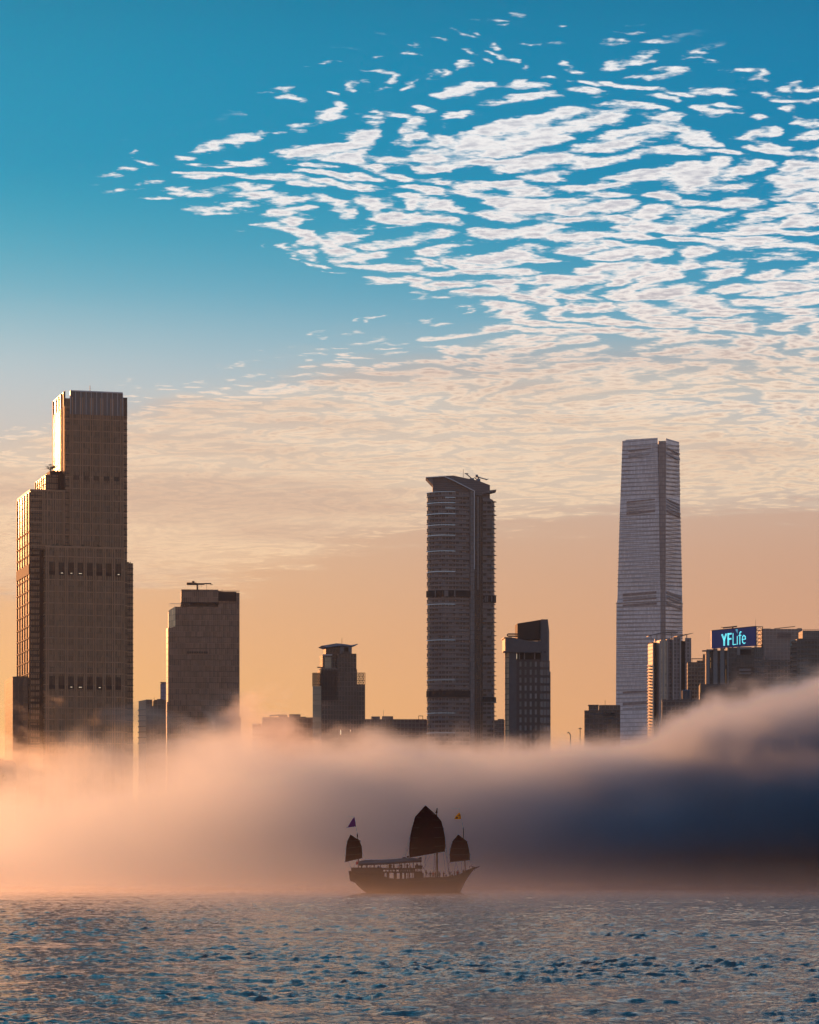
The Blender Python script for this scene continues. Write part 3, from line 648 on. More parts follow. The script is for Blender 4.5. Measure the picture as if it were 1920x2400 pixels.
# ---------------------------------------------------------------- 5: curved residential tower with winged crown
def tower_curved():
    b = Bld('residential_tower', 'tall curved residential tower in the middle with a winged crown and two roof cranes', 1002, 2300, 0)
    fa = facade('curved_tower_front', 2.6, 3.35, (0.06, 0.05, 0.055), (0.24, 0.20, 0.20), 0.34, 0.22, rough=0.25, var=0.45, blank=(0.3, (0.17, 0.17, 0.19)), sub=2)
    fw = facade('curved_tower_wing', 3.4, 3.35, (0.035, 0.03, 0.032), (0.19, 0.165, 0.17), 0.42, 0.2, rough=0.3, var=0.5, blank=(0.35, (0.15, 0.15, 0.17)))
    cr = facade('crown_cladding', 60, 1.7, (0.15, 0.125, 0.125), (0.10, 0.08, 0.08), 0.25, 0.0, rough=0.5, var=0.04)
    gs = facade('curved_tower_glass_strip', 1.7, 3.35, (0.15, 0.165, 0.19), (0.10, 0.09, 0.09), 0.14, 0.14, rough=0.18, var=0.15)
    z, u = b.z, b.u
    def arc(pa, pb, w0, bulge, n=14):     # plan curve bowing toward the viewer
        return [(u(pa) + (u(pb) - u(pa)) * i / n, w0 - bulge * math.sin(math.pi * (0.12 + 0.88 * i / n)) ) for i in range(n + 1)]
    bay = [(u(1002), 6.0)] + [(u(1002 + 65 * t), 6.0 - 9.0 * math.sin(math.pi * 0.5 * min(1, t * 1.5)) ** 0.6 + 4.0 * max(0, t - 0.55) ** 1.2) for t in [i / 14 for i in range(1, 15)]]
    flat = [(u(1067), bay[-1][1]), (u(1102), 2.0)]
    plan = bay + [(u(1102), 2.0), (u(1102), 24), (u(1002), 24)]
    b.prism('left_wing', plan, 0, z(1153), fa)
    # floor slabs as thin projecting ledges: every second floor, following the curve
    sl = [(p[0], p[1]) for p in bay] + [(u(1102), 2.0)]
    def strip(name, pts, zc, h, outw, mat, parent=None):
        n = len(pts); V_, Fc = [], []
        for i, (x, y) in enumerate(pts):
            x0, y0 = pts[max(0, i - 1)]; x1, y1 = pts[min(n - 1, i + 1)]; t = Vector((x1 - x0, y1 - y0)).normalized(); nn = Vector((t.y, -t.x))
            for (o_, zz_) in ((0.0, 0), (outw, 0), (outw, h), (0.0, h)): V_.append((x + nn.x * o_, y + nn.y * o_, zc + zz_))
        for i in range(n - 1):
            for k in range(4): Fc.append((4 * i + k, 4 * i + (k + 1) % 4, 4 * i + 4 + (k + 1) % 4, 4 * i + 4 + k))
        Fc += [(0, 3, 2, 1), tuple(4 * (n - 1) + k for k in (0, 1, 2, 3))]
        return b.mesh(name, V_, Fc, mat, parent)
    zt = z(1153); k = 0
    while zt - k * 3.35 > 20 and k < 56:
        strip('floor_ledge', sl, zt - 3.35 * k - 0.5, 0.42, 0.9 if k % 2 else 0.6, M_stoneg); k += 1
    for py in (1153.5, 1179, 1205, 1231, 1255, 1292, 1340, 1416.5, 1500.5, 1594, 1671.5, 1718): strip('light_strip', bay, z(py) - 0.1, 0.17, 1.0, M_led)
    for py in (1166.5, 1191.5): strip('light_strip', bay[9:], z(py) - 0.1, 0.15, 1.0, M_led)
    # glass strip, recess, right wing
    b.prism('glass_strip', [(u(1102) + 0.01, 1.0), (u(1112.5), 0.4), (u(1112.5), 20), (u(1102) + 0.01, 20)], 0, z(1150), gs)
    b.box('recess', u(1112.5), u(1132), 6, 20, 0, z(1156), facade('recess_wall', 1.6, 3.35, (0.05, 0.04, 0.04), (0.10, 0.075, 0.075), 0.15, 0.2, var=0.2))
    b.boxes('white_trim', [(u(1112) - 0.2, u(1112) + 0.3, 0.0, 0.6, z(1334), z(1149.5))], M_led2)
    b.boxes('white_trim', [(u(1121) - 0.15, u(1121) + 0.15, 5.4, 5.9, z(1380), z(1162))], M_led2)
    b.boxes('recess_fin', [(u(p) - 0.2, u(p) + 0.2, 4.8, 6.0, 0, z(1160)) for p in (1116, 1127, 1130.5)], M_stone)
    rw = [(u(1132), 3.0), (u(1149), 3.6), (u(1156), 5.0), (u(1160), 9.0), (u(1160), 24), (u(1132), 24)]
    b.prism('right_wing', rw, 0, [z(1164), z(1167), z(1170), z(1174), z(1174), z(1164)], fw)
    k = 0
    while z(1172) - k * 3.35 > 20 and k < 54:
        strip('floor_ledge', rw[:4], z(1173) - 3.35 * k - 0.5, 0.5, 1.0 if k % 3 else 1.7, M_stoneg); k += 1
    # refuge floors
    lip = [(x, y - 0.15) for x, y in sl]
    strip('refuge_floor', lip, z(1399), z(1384) - z(1399), 1.0, M_dark)
    b.boxes('refuge_column', [(u(p) - w_, u(p) + w_, -4.2 if p < 1070 else 0.2, 2.0, z(1399), z(1385)) for p, w_ in ((1020.5, 0.4), (1046, 1.5), (1066, 0.5), (1075, 0.6), (1079, 0.5), (1084, 0.5))], M_stoneg)
    b.tubes('refuge_brace', [((u(1087), 0.4, z(1385)), (u(1093), 0.8, z(1399)), 0.35), ((u(1096), 0.8, z(1388)), (u(1091), 0.6, z(1399)), 0.35), ((u(1132), 2, z(1411)), (u(1137), 2, z(1400)), 0.35)], M_stoneg)
    strip('refuge_floor', rw[:4], z(1411), z(1394) - z(1411), 1.3, M_dark)
    b.boxes('refuge_column', [(u(p) - 0.4, u(p) + 0.4, 1.4, 2.2, z(1410), z(1397)) for p in (1139, 1143, 1153)], M_stoneg)
    strip('refuge_floor', lip, z(1634), z(1619) - z(1634), 0.9, M_dark)
    strip('refuge_floor', rw[:4], z(1645), z(1633) - z(1645), 1.3, M_dark)
    # crown
    prof = [(u(1014), z(1153)), (u(1014), z(1117)), (u(1030), z(1114)), (u(1063), z(1112.5)), (u(1088), z(1118)), (u(1120), z(1124)), (u(1149), z(1135)), (u(1149), z(1168)), (u(1102), z(1153))]
    b.extr('crown', prof, 4.5, 20, cr)
    b.extr('crown_wing', [(u(998), z(1118)), (u(1015), z(1136)), (u(1015), z(1118))], 2, 19, M_stoneg, label='pointed left wing of the crown')
    prof = [(u(998), z(1119)), (u(1042), z(1116.5)), (u(1065), z(1127)), (u(1112), z(1151)), (u(1112), z(1149)), (u(1066), z(1125.5)), (u(1043), z(1115)), (u(998), z(1117.5))]
    b.extr('crown_trim', prof, 1.2, 4.6, M_led2)
    b.extr('crown_screen', [(u(1015), z(1119)), (u(1042), z(1117)), (u(1065), z(1127)), (u(1105), z(1148)), (u(1105), z(1153)), (u(1014), z(1153))], 3.5, 4.4, cr)
    b.extr('right_canopy', [(u(1131), z(1157)), (u(1162), z(1149)), (u(1164), z(1146.5)), (u(1150), z(1148)), (u(1131), z(1153.5))], 2, 16, M_stoneg, label='blade-like canopy on the right shoulder')
    b.tube('antenna', (u(1086.6), 9, z(1117)), (u(1086.6), 9, z(1096)), 0.16, M_metal)
    def crane(parts, name):
        o = b.tubes(name, parts, M_stoneg, n=5)
    crane([((u(1106), 10, z(1125)), (u(1106), 10, z(1119)), 0.6), ((u(1102), 10, z(1119)), (u(1112), 10, z(1119)), 0.9), ((u(1107), 10, z(1118)), (u(1094.5), 10, z(1107)), 0.42), ((u(1090), 10, z(1105.5)), (u(1098.5), 10, z(1106)), 0.3), ((u(1090), 10, z(1105)), (u(1095), 10, z(1108)), 0.22)], 'roof_crane')
    crane([((u(1122), 12, z(1128)), (u(1122), 12, z(1112)), 0.6), ((u(1117), 12, z(1122)), (u(1127), 12, z(1122)), 1.6), ((u(1115.5), 12, z(1111)), (u(1121.5), 12, z(1111)), 1.1), ((u(1120), 12, z(1113)), (u(1143), 12, z(1119.5)), 0.42), ((u(1140), 12, z(1120.5)), (u(1146), 12, z(1117.5)), 0.25), ((u(1119), 12, z(1119)), (u(1113), 12, z(1114)), 0.35)], 'roof_crane')
    # sunlit balcony edge down the left side
    b.boxes('balcony', [(u(1000.8), u(1002), 6.5, 11, z(1160) - k * 6.7, z(1160) - k * 6.7 + 2.2) for k in range(27)], M_stoneg)
M_stoneg = plain('grey_ledge', (0.19, 0.17, 0.17), 0.55, var=0.1)
M_led2 = plain('bright_trim', (0.70, 0.72, 0.76), 0.35, var=0.05)
tower_curved()

# ---------------------------------------------------------------- 6: dark gridded tower right of it
def tower_grid():
    b = Bld('hotel_tower', 'dark gridded tower with a black roof box, right of the curved tower', 1194, 2000, 4)
    z, u = b.z, b.u
    fa = facade('grid_tower_front', 3.35, 5.2, (0.15, 0.15, 0.165), (0.055, 0.045, 0.045), 0.38, 0.6, var=0.35, rough=0.3, xoff=-1.4)
    sd_ = facade('grid_tower_side', 1.8, 3.4, (0.5, 0.38, 0.24), (0.12, 0.09, 0.07), 0.12, 0.16, rough=0.4, var=0.2)  # golden light of the low sun tinted into the side glass
    dk = plain('dark_blue_stone', (0.085, 0.085, 0.10), 0.5, var=0.15)
    fr = facade('grid_tower_right', 2.2, 5.2, (0.16, 0.165, 0.185), (0.06, 0.05, 0.05), 0.32, 0.22, var=0.25)
    b.box('shaft', u(1211), u(1268), 1.0, 20, 0, z(1545), fa)
    b.box('corner_pier', 0, u(1211), 0, 20, 0, z(1527), dk)
    b.prism('sun_tinted_side', [(-0.02, 0.1), (-0.02, 18), (u(1183, 18), 18), (u(1183.5, 3), 3)], 0, z(1528), sd_, label='glazed left side tinted golden as if sunlit')
    b.prism('right_pier', [(u(1268), 0.3), (u(1284.5), 0.3), (u(1289), 3), (u(1289), 20), (u(1268), 20)], z(1548), [z(1451), z(1451), z(1478), z(1478), z(1451)], dk)
    b.box('right_shaft', u(1268), u(1289), 0.5, 20, 0, z(1548), fr)
    b.box('right_base', u(1289), u(1291.5), 2, 20, 0, z(1573), fr)
    b.extr('roof_box', [(u(1214), z(1497)), (u(1268) + 0.0, z(1497)), (u(1268), z(1451.5)), (u(1242), z(1456)), (u(1214), z(1460.5))], 2, 18, M_dark, label='black slant-topped roof box')
    prof = [(u(1184), z(1526)), (u(1268) - 0.02, z(1526)), (u(1268) - 0.02, z(1502)), (u(1255), z(1502.5)), (u(1235), z(1501)), (u(1218), z(1497.5)), (u(1203), z(1494.5)), (u(1184), z(1496))]
    b.extr('curved_band', prof, -0.3, 18, dk, label='sagging curved band below the roof')
    b.box('band_cap', u(1181.5), u(1200), -0.8, 18, z(1495.5), z(1494.5) + 0.25, dk)
    b.box('ledge', u(1179), u(1267), -1.4, 3, z(1529), z(1526), dk)
    b.box('recess', u(1213), u(1268), 3.0, 3.6, z(1545), z(1529), M_dark)
    b.boxes('recess_column', [(u(p) - 0.35, u(p) + 0.35, 1.2, 1.9, z(1545), z(1529)) for p in (1218, 1230, 1254)], M_stoneg)
    b.box('lit_gap', u(1209.3), u(1212), 0.6, 0.9, z(1543), z(1533), M_lamp)
    b.tubes('roof_crane', [((u(1192), 4, z(1485)), (u(1214), 4, z(1485)), 0.5), ((u(1192), 4, z(1490)), (u(1214), 4, z(1490)), 0.5), ((u(1192), 4, z(1485)), (u(1190.5), 4, z(1487.5)), 0.45), ((u(1190.5), 4, z(1487.5)), (u(1192), 4, z(1490)), 0.45)], M_metal)
    b.box('front_sign', u(1275), u(1280), 0.1, 0.3, z(1529), z(1526.5), M_dark)
tower_grid()

b = Bld('fogbound_office', 'squat dark block standing alone in the fog left of the pale tapering skyscraper', 1370, 2250, -2, cat='building')
b.boxes('wall', [(0, b.u(1454), 0, 20, 0, b.z(1665)), ], facade('squat_wall', 3.3, 3.6, (0.05, 0.04, 0.04), (0.10, 0.08, 0.08), 0.3, 0.25, var=0.3))
b.boxes('roof_block', [(b.u(1380), b.u(1403), 1, 14, b.z(1665), b.z(1653)), (b.u(1405), b.u(1454), 0.5, 16, b.z(1665), b.z(1652.5))], M_hz)
b.boxes('roof_edge', [(b.u(1379), b.u(1404), 0.6, 14, b.z(1653), b.z(1651.7))], M_conc)
b.box('pale_panel', b.u(1413), b.u(1443), 0.0, 0.45, b.z(1679), b.z(1672), M_stoneg)
b.tube('antenna', (b.u(1419), 5, b.z(1652)), (b.u(1419), 5, b.z(1640)), 0.15, M_metal)
b = Bld('mast_pole', 'thin pole standing out of the fog left of the squat dark block', 1360, 2000, 0, cat='pole')
b.tube('pole', (0, 0, 0), (0, 0, b.z(1705)), 0.45, M_metal, r2=0.25)
b.tube('pole_light', (-1.0, 0, b.z(1708)), (1.0, 0, b.z(1708)), 0.3, M_metal)
b = Bld('harbour_lamp', 'small hooked mast in the fog right of the dark gridded tower', 1335, 1800, 0, cat='mast')
b.tube('pole', (0, 0, 0), (0.6, 0, b.z(1722)), 0.35, M_metal)
b.tubes('arm', [((0.6, 0, b.z(1722)), (-0.6, 0, b.z(1716)), 0.3), ((-0.6, 0, b.z(1716)), (-1.2, 0, b.z(1719)), 0.25)], M_metal)

# ---------------------------------------------------------------- 7: pale tapering skyscraper
def tower_taper():
    D = 3400
    b = Bld('supertall_tower', 'tallest pale silver tower tapering upward, right of centre in the distance', 1548, D, 0)
    fa = facade('silver_scales', 1.5, 4.6, (0.70, 0.72, 0.80), (0.42, 0.40, 0.44), 0.2, 0.12, rough=0.3, var=0.12, metal=0.25)
    re = facade('corner_glass', 2.2, 4.6, (0.36, 0.29, 0.28), (0.28, 0.23, 0.22), 0.2, 0.15, rough=0.3, var=0.15)
    z = b.z
    def P(px, w): return ((px - 960) / F * (D + w) - b.O.x, w)
    # plan: left face recedes to the left, right face recedes to the right, with a cut-in corner
    def ring(l, c0, c1, r): return [P(l, 24), P(c0, 0), P(c0 + 1.5, 4), P(c1, 3), P(c1 + 0.5, 0.5), P(r, 30), P(r - 14, 60), P(l + 16, 62)]
    levels = [(2050, 1443.5, 1548, 1560, 1600.5), (1660, 1443.8, 1548, 1560, 1600.3), (1411, 1445.2, 1548, 1560, 1600), (1400, 1447.5, 1548, 1560, 1599.5), (1200, 1453, 1544.5, 1560.5, 1595), (1040, 1458.8, 1541.5, 1561, 1592.5)]
    V_, Fc = [], []
    for (py, l, c0, c1, r) in levels:
        zz_ = 0 if py == 2050 else z(py)
        V_ += [(x, y, zz_) for x, y in ring(l, c0, c1, r)]
    n = 8
    for k in range(len(levels) - 1):
        for i in range(n): Fc.append((k * n + i, k * n + (i + 1) % n, (k + 1) * n + (i + 1) % n, (k + 1) * n + i))
    Fc += [tuple(range(n))[::-1], tuple(range((len(levels) - 1) * n, len(levels) * n))]
    sh = b.mesh('shaft', V_, Fc, fa)
    # crown screens rising past the roof
    def wallq(name, a, c, z0, za, zc, mat, t=0.6):
        (x0, y0), (x1, y1) = a, c
        return b.mesh(name, [(x0, y0, z0), (x1, y1, z0), (x1, y1, zc), (x0, y0, za), (x0, y0 + t, z0), (x1, y1 + t, z0), (x1, y1 + t, zc), (x0, y0 + t, za)], box_faces(0), mat)
    wallq('crown_screen', P(1467, 21), P(1541.8, -0.3), z(1042), z(1030.5, 0, 21), z(1026), fa)
    wallq('crown_screen', P(1458.6, 23), P(1467, 21), z(1042), z(1033.5, 0, 23), z(1032, 0, 21), fa)
    wallq('crown_screen', P(1561.2, 0.2), P(1592.3, 29.5), z(1042), z(1027), z(1036, 0, 30), fa)
    # louvre bands on both faces, and the notch line
    def band(y0, y1, pl, pr, mat, fr=True):
        lf = lambda px, py: P(px, 24 * (1548 - px) / 100.0 - 0.9)
        a, c = lf(pl, y0), lf(pr, y0); sl_ = 2.6
        b.mesh('louvre_band', [(a[0], a[1], z(y1 + sl_)), (c[0], c[1], z(y1)), (c[0], c[1], z(y0)), (a[0], a[1], z(y0 + sl_)), (a[0], a[1] + 1.4, z(y1 + sl_)), (c[0], c[1] + 1.4, z(y1)), (c[0], c[1] + 1.4, z(y0)), (a[0], a[1] + 1.4, z(y0 + sl_))], [(0,1,2,3),(7,6,5,4),(0,4,5,1),(3,2,6,7),(0,3,7,4),(1,5,6,2)], mat)
        if fr:
            a, c = P(1563.5, 2.0 - 1.2), P(1594.5 if y0 < 1300 else 1598.5, 27.5 - 1.2); s2 = 7.5
            b.mesh('louvre_band', [(a[0], a[1], z(y1)), (c[0], c[1], z(y1 + s2)), (c[0], c[1], z(y0 + s2)), (a[0], a[1], z(y0)), (a[0], a[1] + 1.8, z(y1)), (c[0], c[1] + 1.8, z(y1 + s2)), (c[0], c[1] + 1.8, z(y0 + s2)), (a[0], a[1] + 1.8, z(y0))], [(0,1,2,3),(7,6,5,4),(0,4,5,1),(3,2,6,7),(0,3,7,4),(1,5,6,2)], mat)
    L1 = plain('louvre_brown', (0.34, 0.26, 0.24), 0.6); L2 = plain('louvre_pale', (0.48, 0.44, 0.45), 0.6)
    band(1048, 1050.5, 1473, 1535, L1); band(1060, 1064, 1473, 1535, L2)
    for y in (1168, 1174, 1180.5, 1187): band(y, y + 3, 1469, 1536, L2 if y > 1170 else L1)
    band(1193.5, 1199, 1469, 1536, L1)
    band(1385, 1391, 1460, 1539, L1); band(1394, 1397, 1460, 1539, L2); band(1400, 1403, 1460, 1539, L1); band(1411, 1416.5, 1460, 1539, L1)
    band(1616, 1621, 1460, 1530, L1, False); band(1642, 1649, 1460, 1530, L1, False); band(1655, 1660, 1460, 1530, L2, False)
    rg = ring(1444.8, 1548, 1560, 1600.3)
    b.prism('cut_line', [(x - (0.6 if i in (0, 7) else -0.6 if i in (4, 5, 6) else 0), y - 0.5) for i, (x, y) in enumerate(rg)], z(1410.6), z(1408.6), L1)
    # projecting floor lines on the right face, fine saw-tooth down the outline
    S1, S2 = [], []
    for k in range(64):
        py = 1046 + k * 9.4
        t = min(1, max(0, (py - 1040) / 370.0)); r = 1592.5 + (1600 - 1592.5) * t + 0.5; c1 = 1561 - t
        if 1160 < py < 1202 or 1380 < py < 1420: continue
        a, c = P(c1 + 0.5, 0.2), P(r, 30)
        k0 = len(S1); S1 += [(a[0], a[1] - 0.8, z(py)), (c[0], c[1] - 0.8, z(py, 0, 30)), (c[0], c[1] - 0.8, z(py, 0, 30) + 0.9), (a[0], a[1] - 0.8, z(py) + 0.9), (a[0], a[1] + 0.5, z(py)), (c[0], c[1] + 0.5, z(py, 0, 30)), (c[0], c[1] + 0.5, z(py, 0, 30) + 0.9), (a[0], a[1] + 0.5, z(py) + 0.9)]
        S2 += [tuple(k0 + i for i in f) for f in ((0,1,2,3),(7,6,5,4),(0,4,5,1),(3,2,6,7),(0,3,7,4),(1,5,6,2))]
    b.mesh('joint_trim', S1, S2, L1)
    S1, S2 = [], []
    for k in range(64):
        py = 1046 + k * 9.4
        if 1160 < py < 1202 or 1380 < py < 1420: continue
        t = min(1, max(0, (py - 1040) / 370.0)); l = 1458.8 + (1445.2 - 1458.8) * t - 0.6; c0 = 1541.5 + 6.5 * t
        a, c = P(l, 24), P(c0, 0)
        k0 = len(S1); S1 += [(a[0], a[1] - 0.7, z(py, 0, 24)), (c[0], c[1] - 0.7, z(py)), (c[0], c[1] - 0.7, z(py) + 0.5), (a[0], a[1] - 0.7, z(py, 0, 24) + 0.5), (a[0], a[1] + 0.5, z(py, 0, 24)), (c[0], c[1] + 0.5, z(py)), (c[0], c[1] + 0.5, z(py) + 0.5), (a[0], a[1] + 0.5, z(py, 0, 24) + 0.5)]
        S2 += [tuple(k0 + i for i in f) for f in ((0,1,2,3),(7,6,5,4),(0,4,5,1),(3,2,6,7),(0,3,7,4),(1,5,6,2))]
    b.mesh('joint_trim', S1, S2, L2)
    # darker glass in the cut-in corner
    a0, a1 = P(1549.3, 2.2), P(1560, 1.4); t0, t1 = P(1543.6, 2.2), P(1561, 1.4)
    b.mesh('corner_strip', [(a0[0], a0[1], 0), (a1[0], a1[1], 0), (t1[0], t1[1], z(1034)), (t0[0], t0[1], z(1034)), (a0[0], a0[1] + 3, 0), (a1[0], a1[1] + 3, 0), (t1[0], t1[1] + 3, z(1032)), (t0[0], t0[1] + 3, z(1032))], [(0,1,2,3),(7,6,5,4),(0,4,5,1),(3,2,6,7),(0,3,7,4),(1,5,6,2)], re)
tower_taper()

# ---------------------------------------------------------------- 8: cluster at the right
def tower_gold():
    b = Bld('fluted_tower', 'slender fluted tower catching gold sunlight in front of the tallest pale tower', 1522, 2600, 12)
    z, u = b.z, b.u
    g1 = facade('fluted_sun_tint', 2.2, 3.2, (0.55, 0.45, 0.33), (0.68, 0.56, 0.42), 0.3, 0.4, rough=0.35, var=0.25)  # gold sunlight painted into the bay colour
    g2 = facade('fluted_grey', 3.0, 3.2, (0.16, 0.13, 0.13), (0.30, 0.26, 0.26), 0.28, 0.35, rough=0.4, var=0.3)
    pale = plain('pale_cladding', (0.42, 0.37, 0.35), 0.4, var=0.08)
    # stepped bays whose left walls face the low sun
    xa, xb = u(1530, 3), u(1546, 0.5)
    b.box('sunlit_bay', xa, u(1533, 3), 3, 17, 0, z(1507), g1)
    b.box('recessed_bay', u(1533, 3), xb - 0.02, 10, 20, 0, z(1503), M_dark)
    b.box('sunlit_bay', xb, xb + 1.2, 0.5, 15, 0, z(1501), pale)
    b.prism('glazed_bay', [(xb + 1.2, 0.4), (u(1564, 0.6), 0.6), (u(1564, 22), 22), (xb + 1.2, 22)], 0, z(1499), g1)
    b.prism('recessed_bay', [(u(1564, 4), 4), (u(1578, 4), 4), (u(1578, 22), 22), (u(1564, 22), 22)], 0, z(1497), g2)
    b.prism('pale_bay', [(u(1578, 1.0), 1.0), (u(1595, 1.0), 1.0), (u(1595, 22), 22), (u(1578, 22), 22)], 0, z(1492), g2)
    b.prism('recessed_bay', [(u(1595, 5), 5), (u(1606, 5), 5), (u(1606, 22), 22), (u(1595, 22), 22)], 0, z(1500), M_dark)
    b.prism('right_bay', [(u(1606, 2), 2), (u(1620.5, 2.4), 2.4), (u(1620.5, 22), 22), (u(1606, 22), 22)], 0, z(1493), g2)
    b.boxes('pale_rib', [(u(p, 0) - 0.45, u(p, 0) + 0.45, -0.5, 5.9, 0, z(t)) for p, t in ((1555, 1500), (1564, 1498), (1578.5, 1493), (1595, 1492))], pale)
    for k in range(44): b.prism('balcony', [(u(1516.8, 9), 9), (u(1521, 5), 5), (u(1521, 14), 14), (u(1517, 14), 14)], z(1560) - k * 2.6, z(1560) - k * 2.6 + 1.1, pale)
    # swept ring canopy and blade
    R_, Fc = [], []; n = 16
    for i in range(n + 1):
        t = i / n; px = 1520 + 69 * t; py = 1492.5 - 10.5 * math.sin(math.pi * 0.5 * min(1, t * 1.35)) ; w_ = -1 + 3 * t
        for (dw, dzz) in ((0, 0), (6, 0), (6, 0.8), (0, 0.8)): R_.append((u(px, w_), w_ + dw, z(py) + dzz))
    for i in range(n):
        for k in range(4): Fc.append((4 * i + k, 4 * i + (k + 1) % 4, 4 * i + 4 + (k + 1) % 4, 4 * i + 4 + k))
    Fc += [(0, 3, 2, 1), tuple(4 * n + k for k in (0, 1, 2, 3))]
    b.mesh('ring_canopy', R_, Fc, M_stoneg, label='thin swept ring over the roof')
    b.extr('blade_canopy', [(u(1589), z(1491)), (u(1608), z(1487.5)), (u(1627), z(1482)), (u(1627), z(1481.2)), (u(1606), z(1485)), (u(1589), z(1488.5))], 2, 12, M_stoneg)
    b.tubes('canopy_post', [((u(p, 3), 3, z(1500)), (u(p, 3), 3, z(t)), 0.4) for p, t in ((1526, 1488), (1540, 1484), (1556, 1482), (1574, 1482), (1610, 1486.5))], pale)
    b.box('bright_post', u(1535), u(1539), 0.2, 1.0, z(1504), z(1497), pale)
tower_gold()

b = Bld('brown_block', 'narrow brown block between the gold fluted tower and the billboard building', 1612, 2500, -3, cat='building')
fb = facade('brown_block_wall', 2.6, 3.2, (0.10, 0.07, 0.055), (0.22, 0.15, 0.11), 0.35, 0.25, var=0.35)
b.boxes('wall', [(0, b.u(1634), 0, 16, 0, b.z(1552)), (b.u(1634), b.u(1668), 1, 18, 0, b.z(1548))], fb)
b.boxes('roof_frame', [(b.u(1621), b.u(1647), 0.4, 1.0, b.z(1545), b.z(1543)), (b.u(1622), b.u(1623), 0.4, 1.0, b.z(1552), b.z(1545)), (b.u(1646), b.u(1647), 0.4, 1.0, b.z(1552), b.z(1545)), (b.u(1648), b.u(1662), 2, 8, b.z(1548), b.z(1533))], fb)
b.boxes('balcony', [(b.u(1613), b.u(1632), -1.0, 0.0, b.z(1575) - k * 3.2, b.z(1575) - k * 3.2 + 1.0) for k in range(20)], M_stone)

def tower_board():
    b = Bld('billboard_building', 'dark grey finned office building carrying the big blue sign on its roof', 1655, 2200, -4)
    z, u = b.z, b.u
    fa = facade('board_wall', 2.2, 3.4, (0.06, 0.06, 0.062), (0.095, 0.09, 0.09), 0.3, 0.2, var=0.3, rough=0.3)
    fr = facade('board_wall_right', 1.4, 3.4, (0.075, 0.08, 0.085), (0.11, 0.11, 0.115), 0.25, 0.3, var=0.2)
    pf = plain('pale_fin', (0.20, 0.205, 0.22), 0.45, var=0.1)
    b.boxes('wall', [(0, u(1705), 3.0, 22, 0, z(1524)), (u(1705), u(1768), 0.8, 22, 0, z(1518))], fa)
    b.box('right_wall', u(1768), u(1791), 0, 22, 0, z(1517.5), fr)
    for a_, c_, t in ((1656, 1663.5, 1522.5), (1672, 1682, 1520), (1688.5, 1698, 1519), (1705, 1708, 1518)):
        b.box('fin', u(a_), u(c_), 0.0, 3.4, z(1604), z(t), pf)
    b.box('fin_cap', u(1656), u(1672), -0.2, 3.0, z(1524), z(1522), pf)
    b.box('ledge', u(1646), u(1671), -0.6, 6, z(1526), z(1524), M_stoneg)
    b.boxes('crown_frame', [(u(1728), u(1762), -0.1, 0.8, z(1522), z(1517)), (u(1728), u(1735), -0.1, 0.8, z(1535), z(1522))], pf)
    b.box('crown_recess', u(1735), u(1761), 0.3, 0.75, z(1535), z(1523), M_dark)
    b.box('front_screen', u(1728), u(1768), -0.6, -0.05, z(1565), z(1536), facade('screen_wall', 1.1, 3.4, (0.05, 0.052, 0.055), (0.085, 0.085, 0.09), 0.1, 0.3, var=0.1))
    b.boxes('wall_ledge', [(u(1733), u(1760), -0.7, 0.5, z(1573), z(1568)), (u(1733), u(1760), -0.7, 0.5, z(1580), z(1577))], pf)
    b.boxes('sun_tint_slot', [(u(1665.3), u(1667), 2.6, 2.95, z(1565), z(1551)), (u(1665), u(1666.5), 2.6, 2.95, z(1548), z(1540)), (u(1662), u(1663.6), 3.4, 3.6, z(1566), z(1562)), (u(1701.3), u(1702.3), 2.6, 2.95, z(1600), z(1568)), (u(1701.5), u(1702.3), 2.6, 2.95, z(1559), z(1545))], M_gold)
    b.box('podium', u(1640), u(1732), -4, 20, 0, z(1604.5), fa)
    b.box('podium_band', u(1704), u(1728), -4.3, -4.0, z(1617), z(1612), M_stoneg)
    b.boxes('sun_tint_corner', [(u(1640.5), u(1642.3), -4.4, -4.0, z(1625), z(1602))], M_gold)
    return b
M_gold = plain('painted_sun_gold', (0.6, 0.42, 0.2), 0.25, 0.8, var=0.1)  # sunlight painted as gold on the slots and podium corner
BB = tower_board()

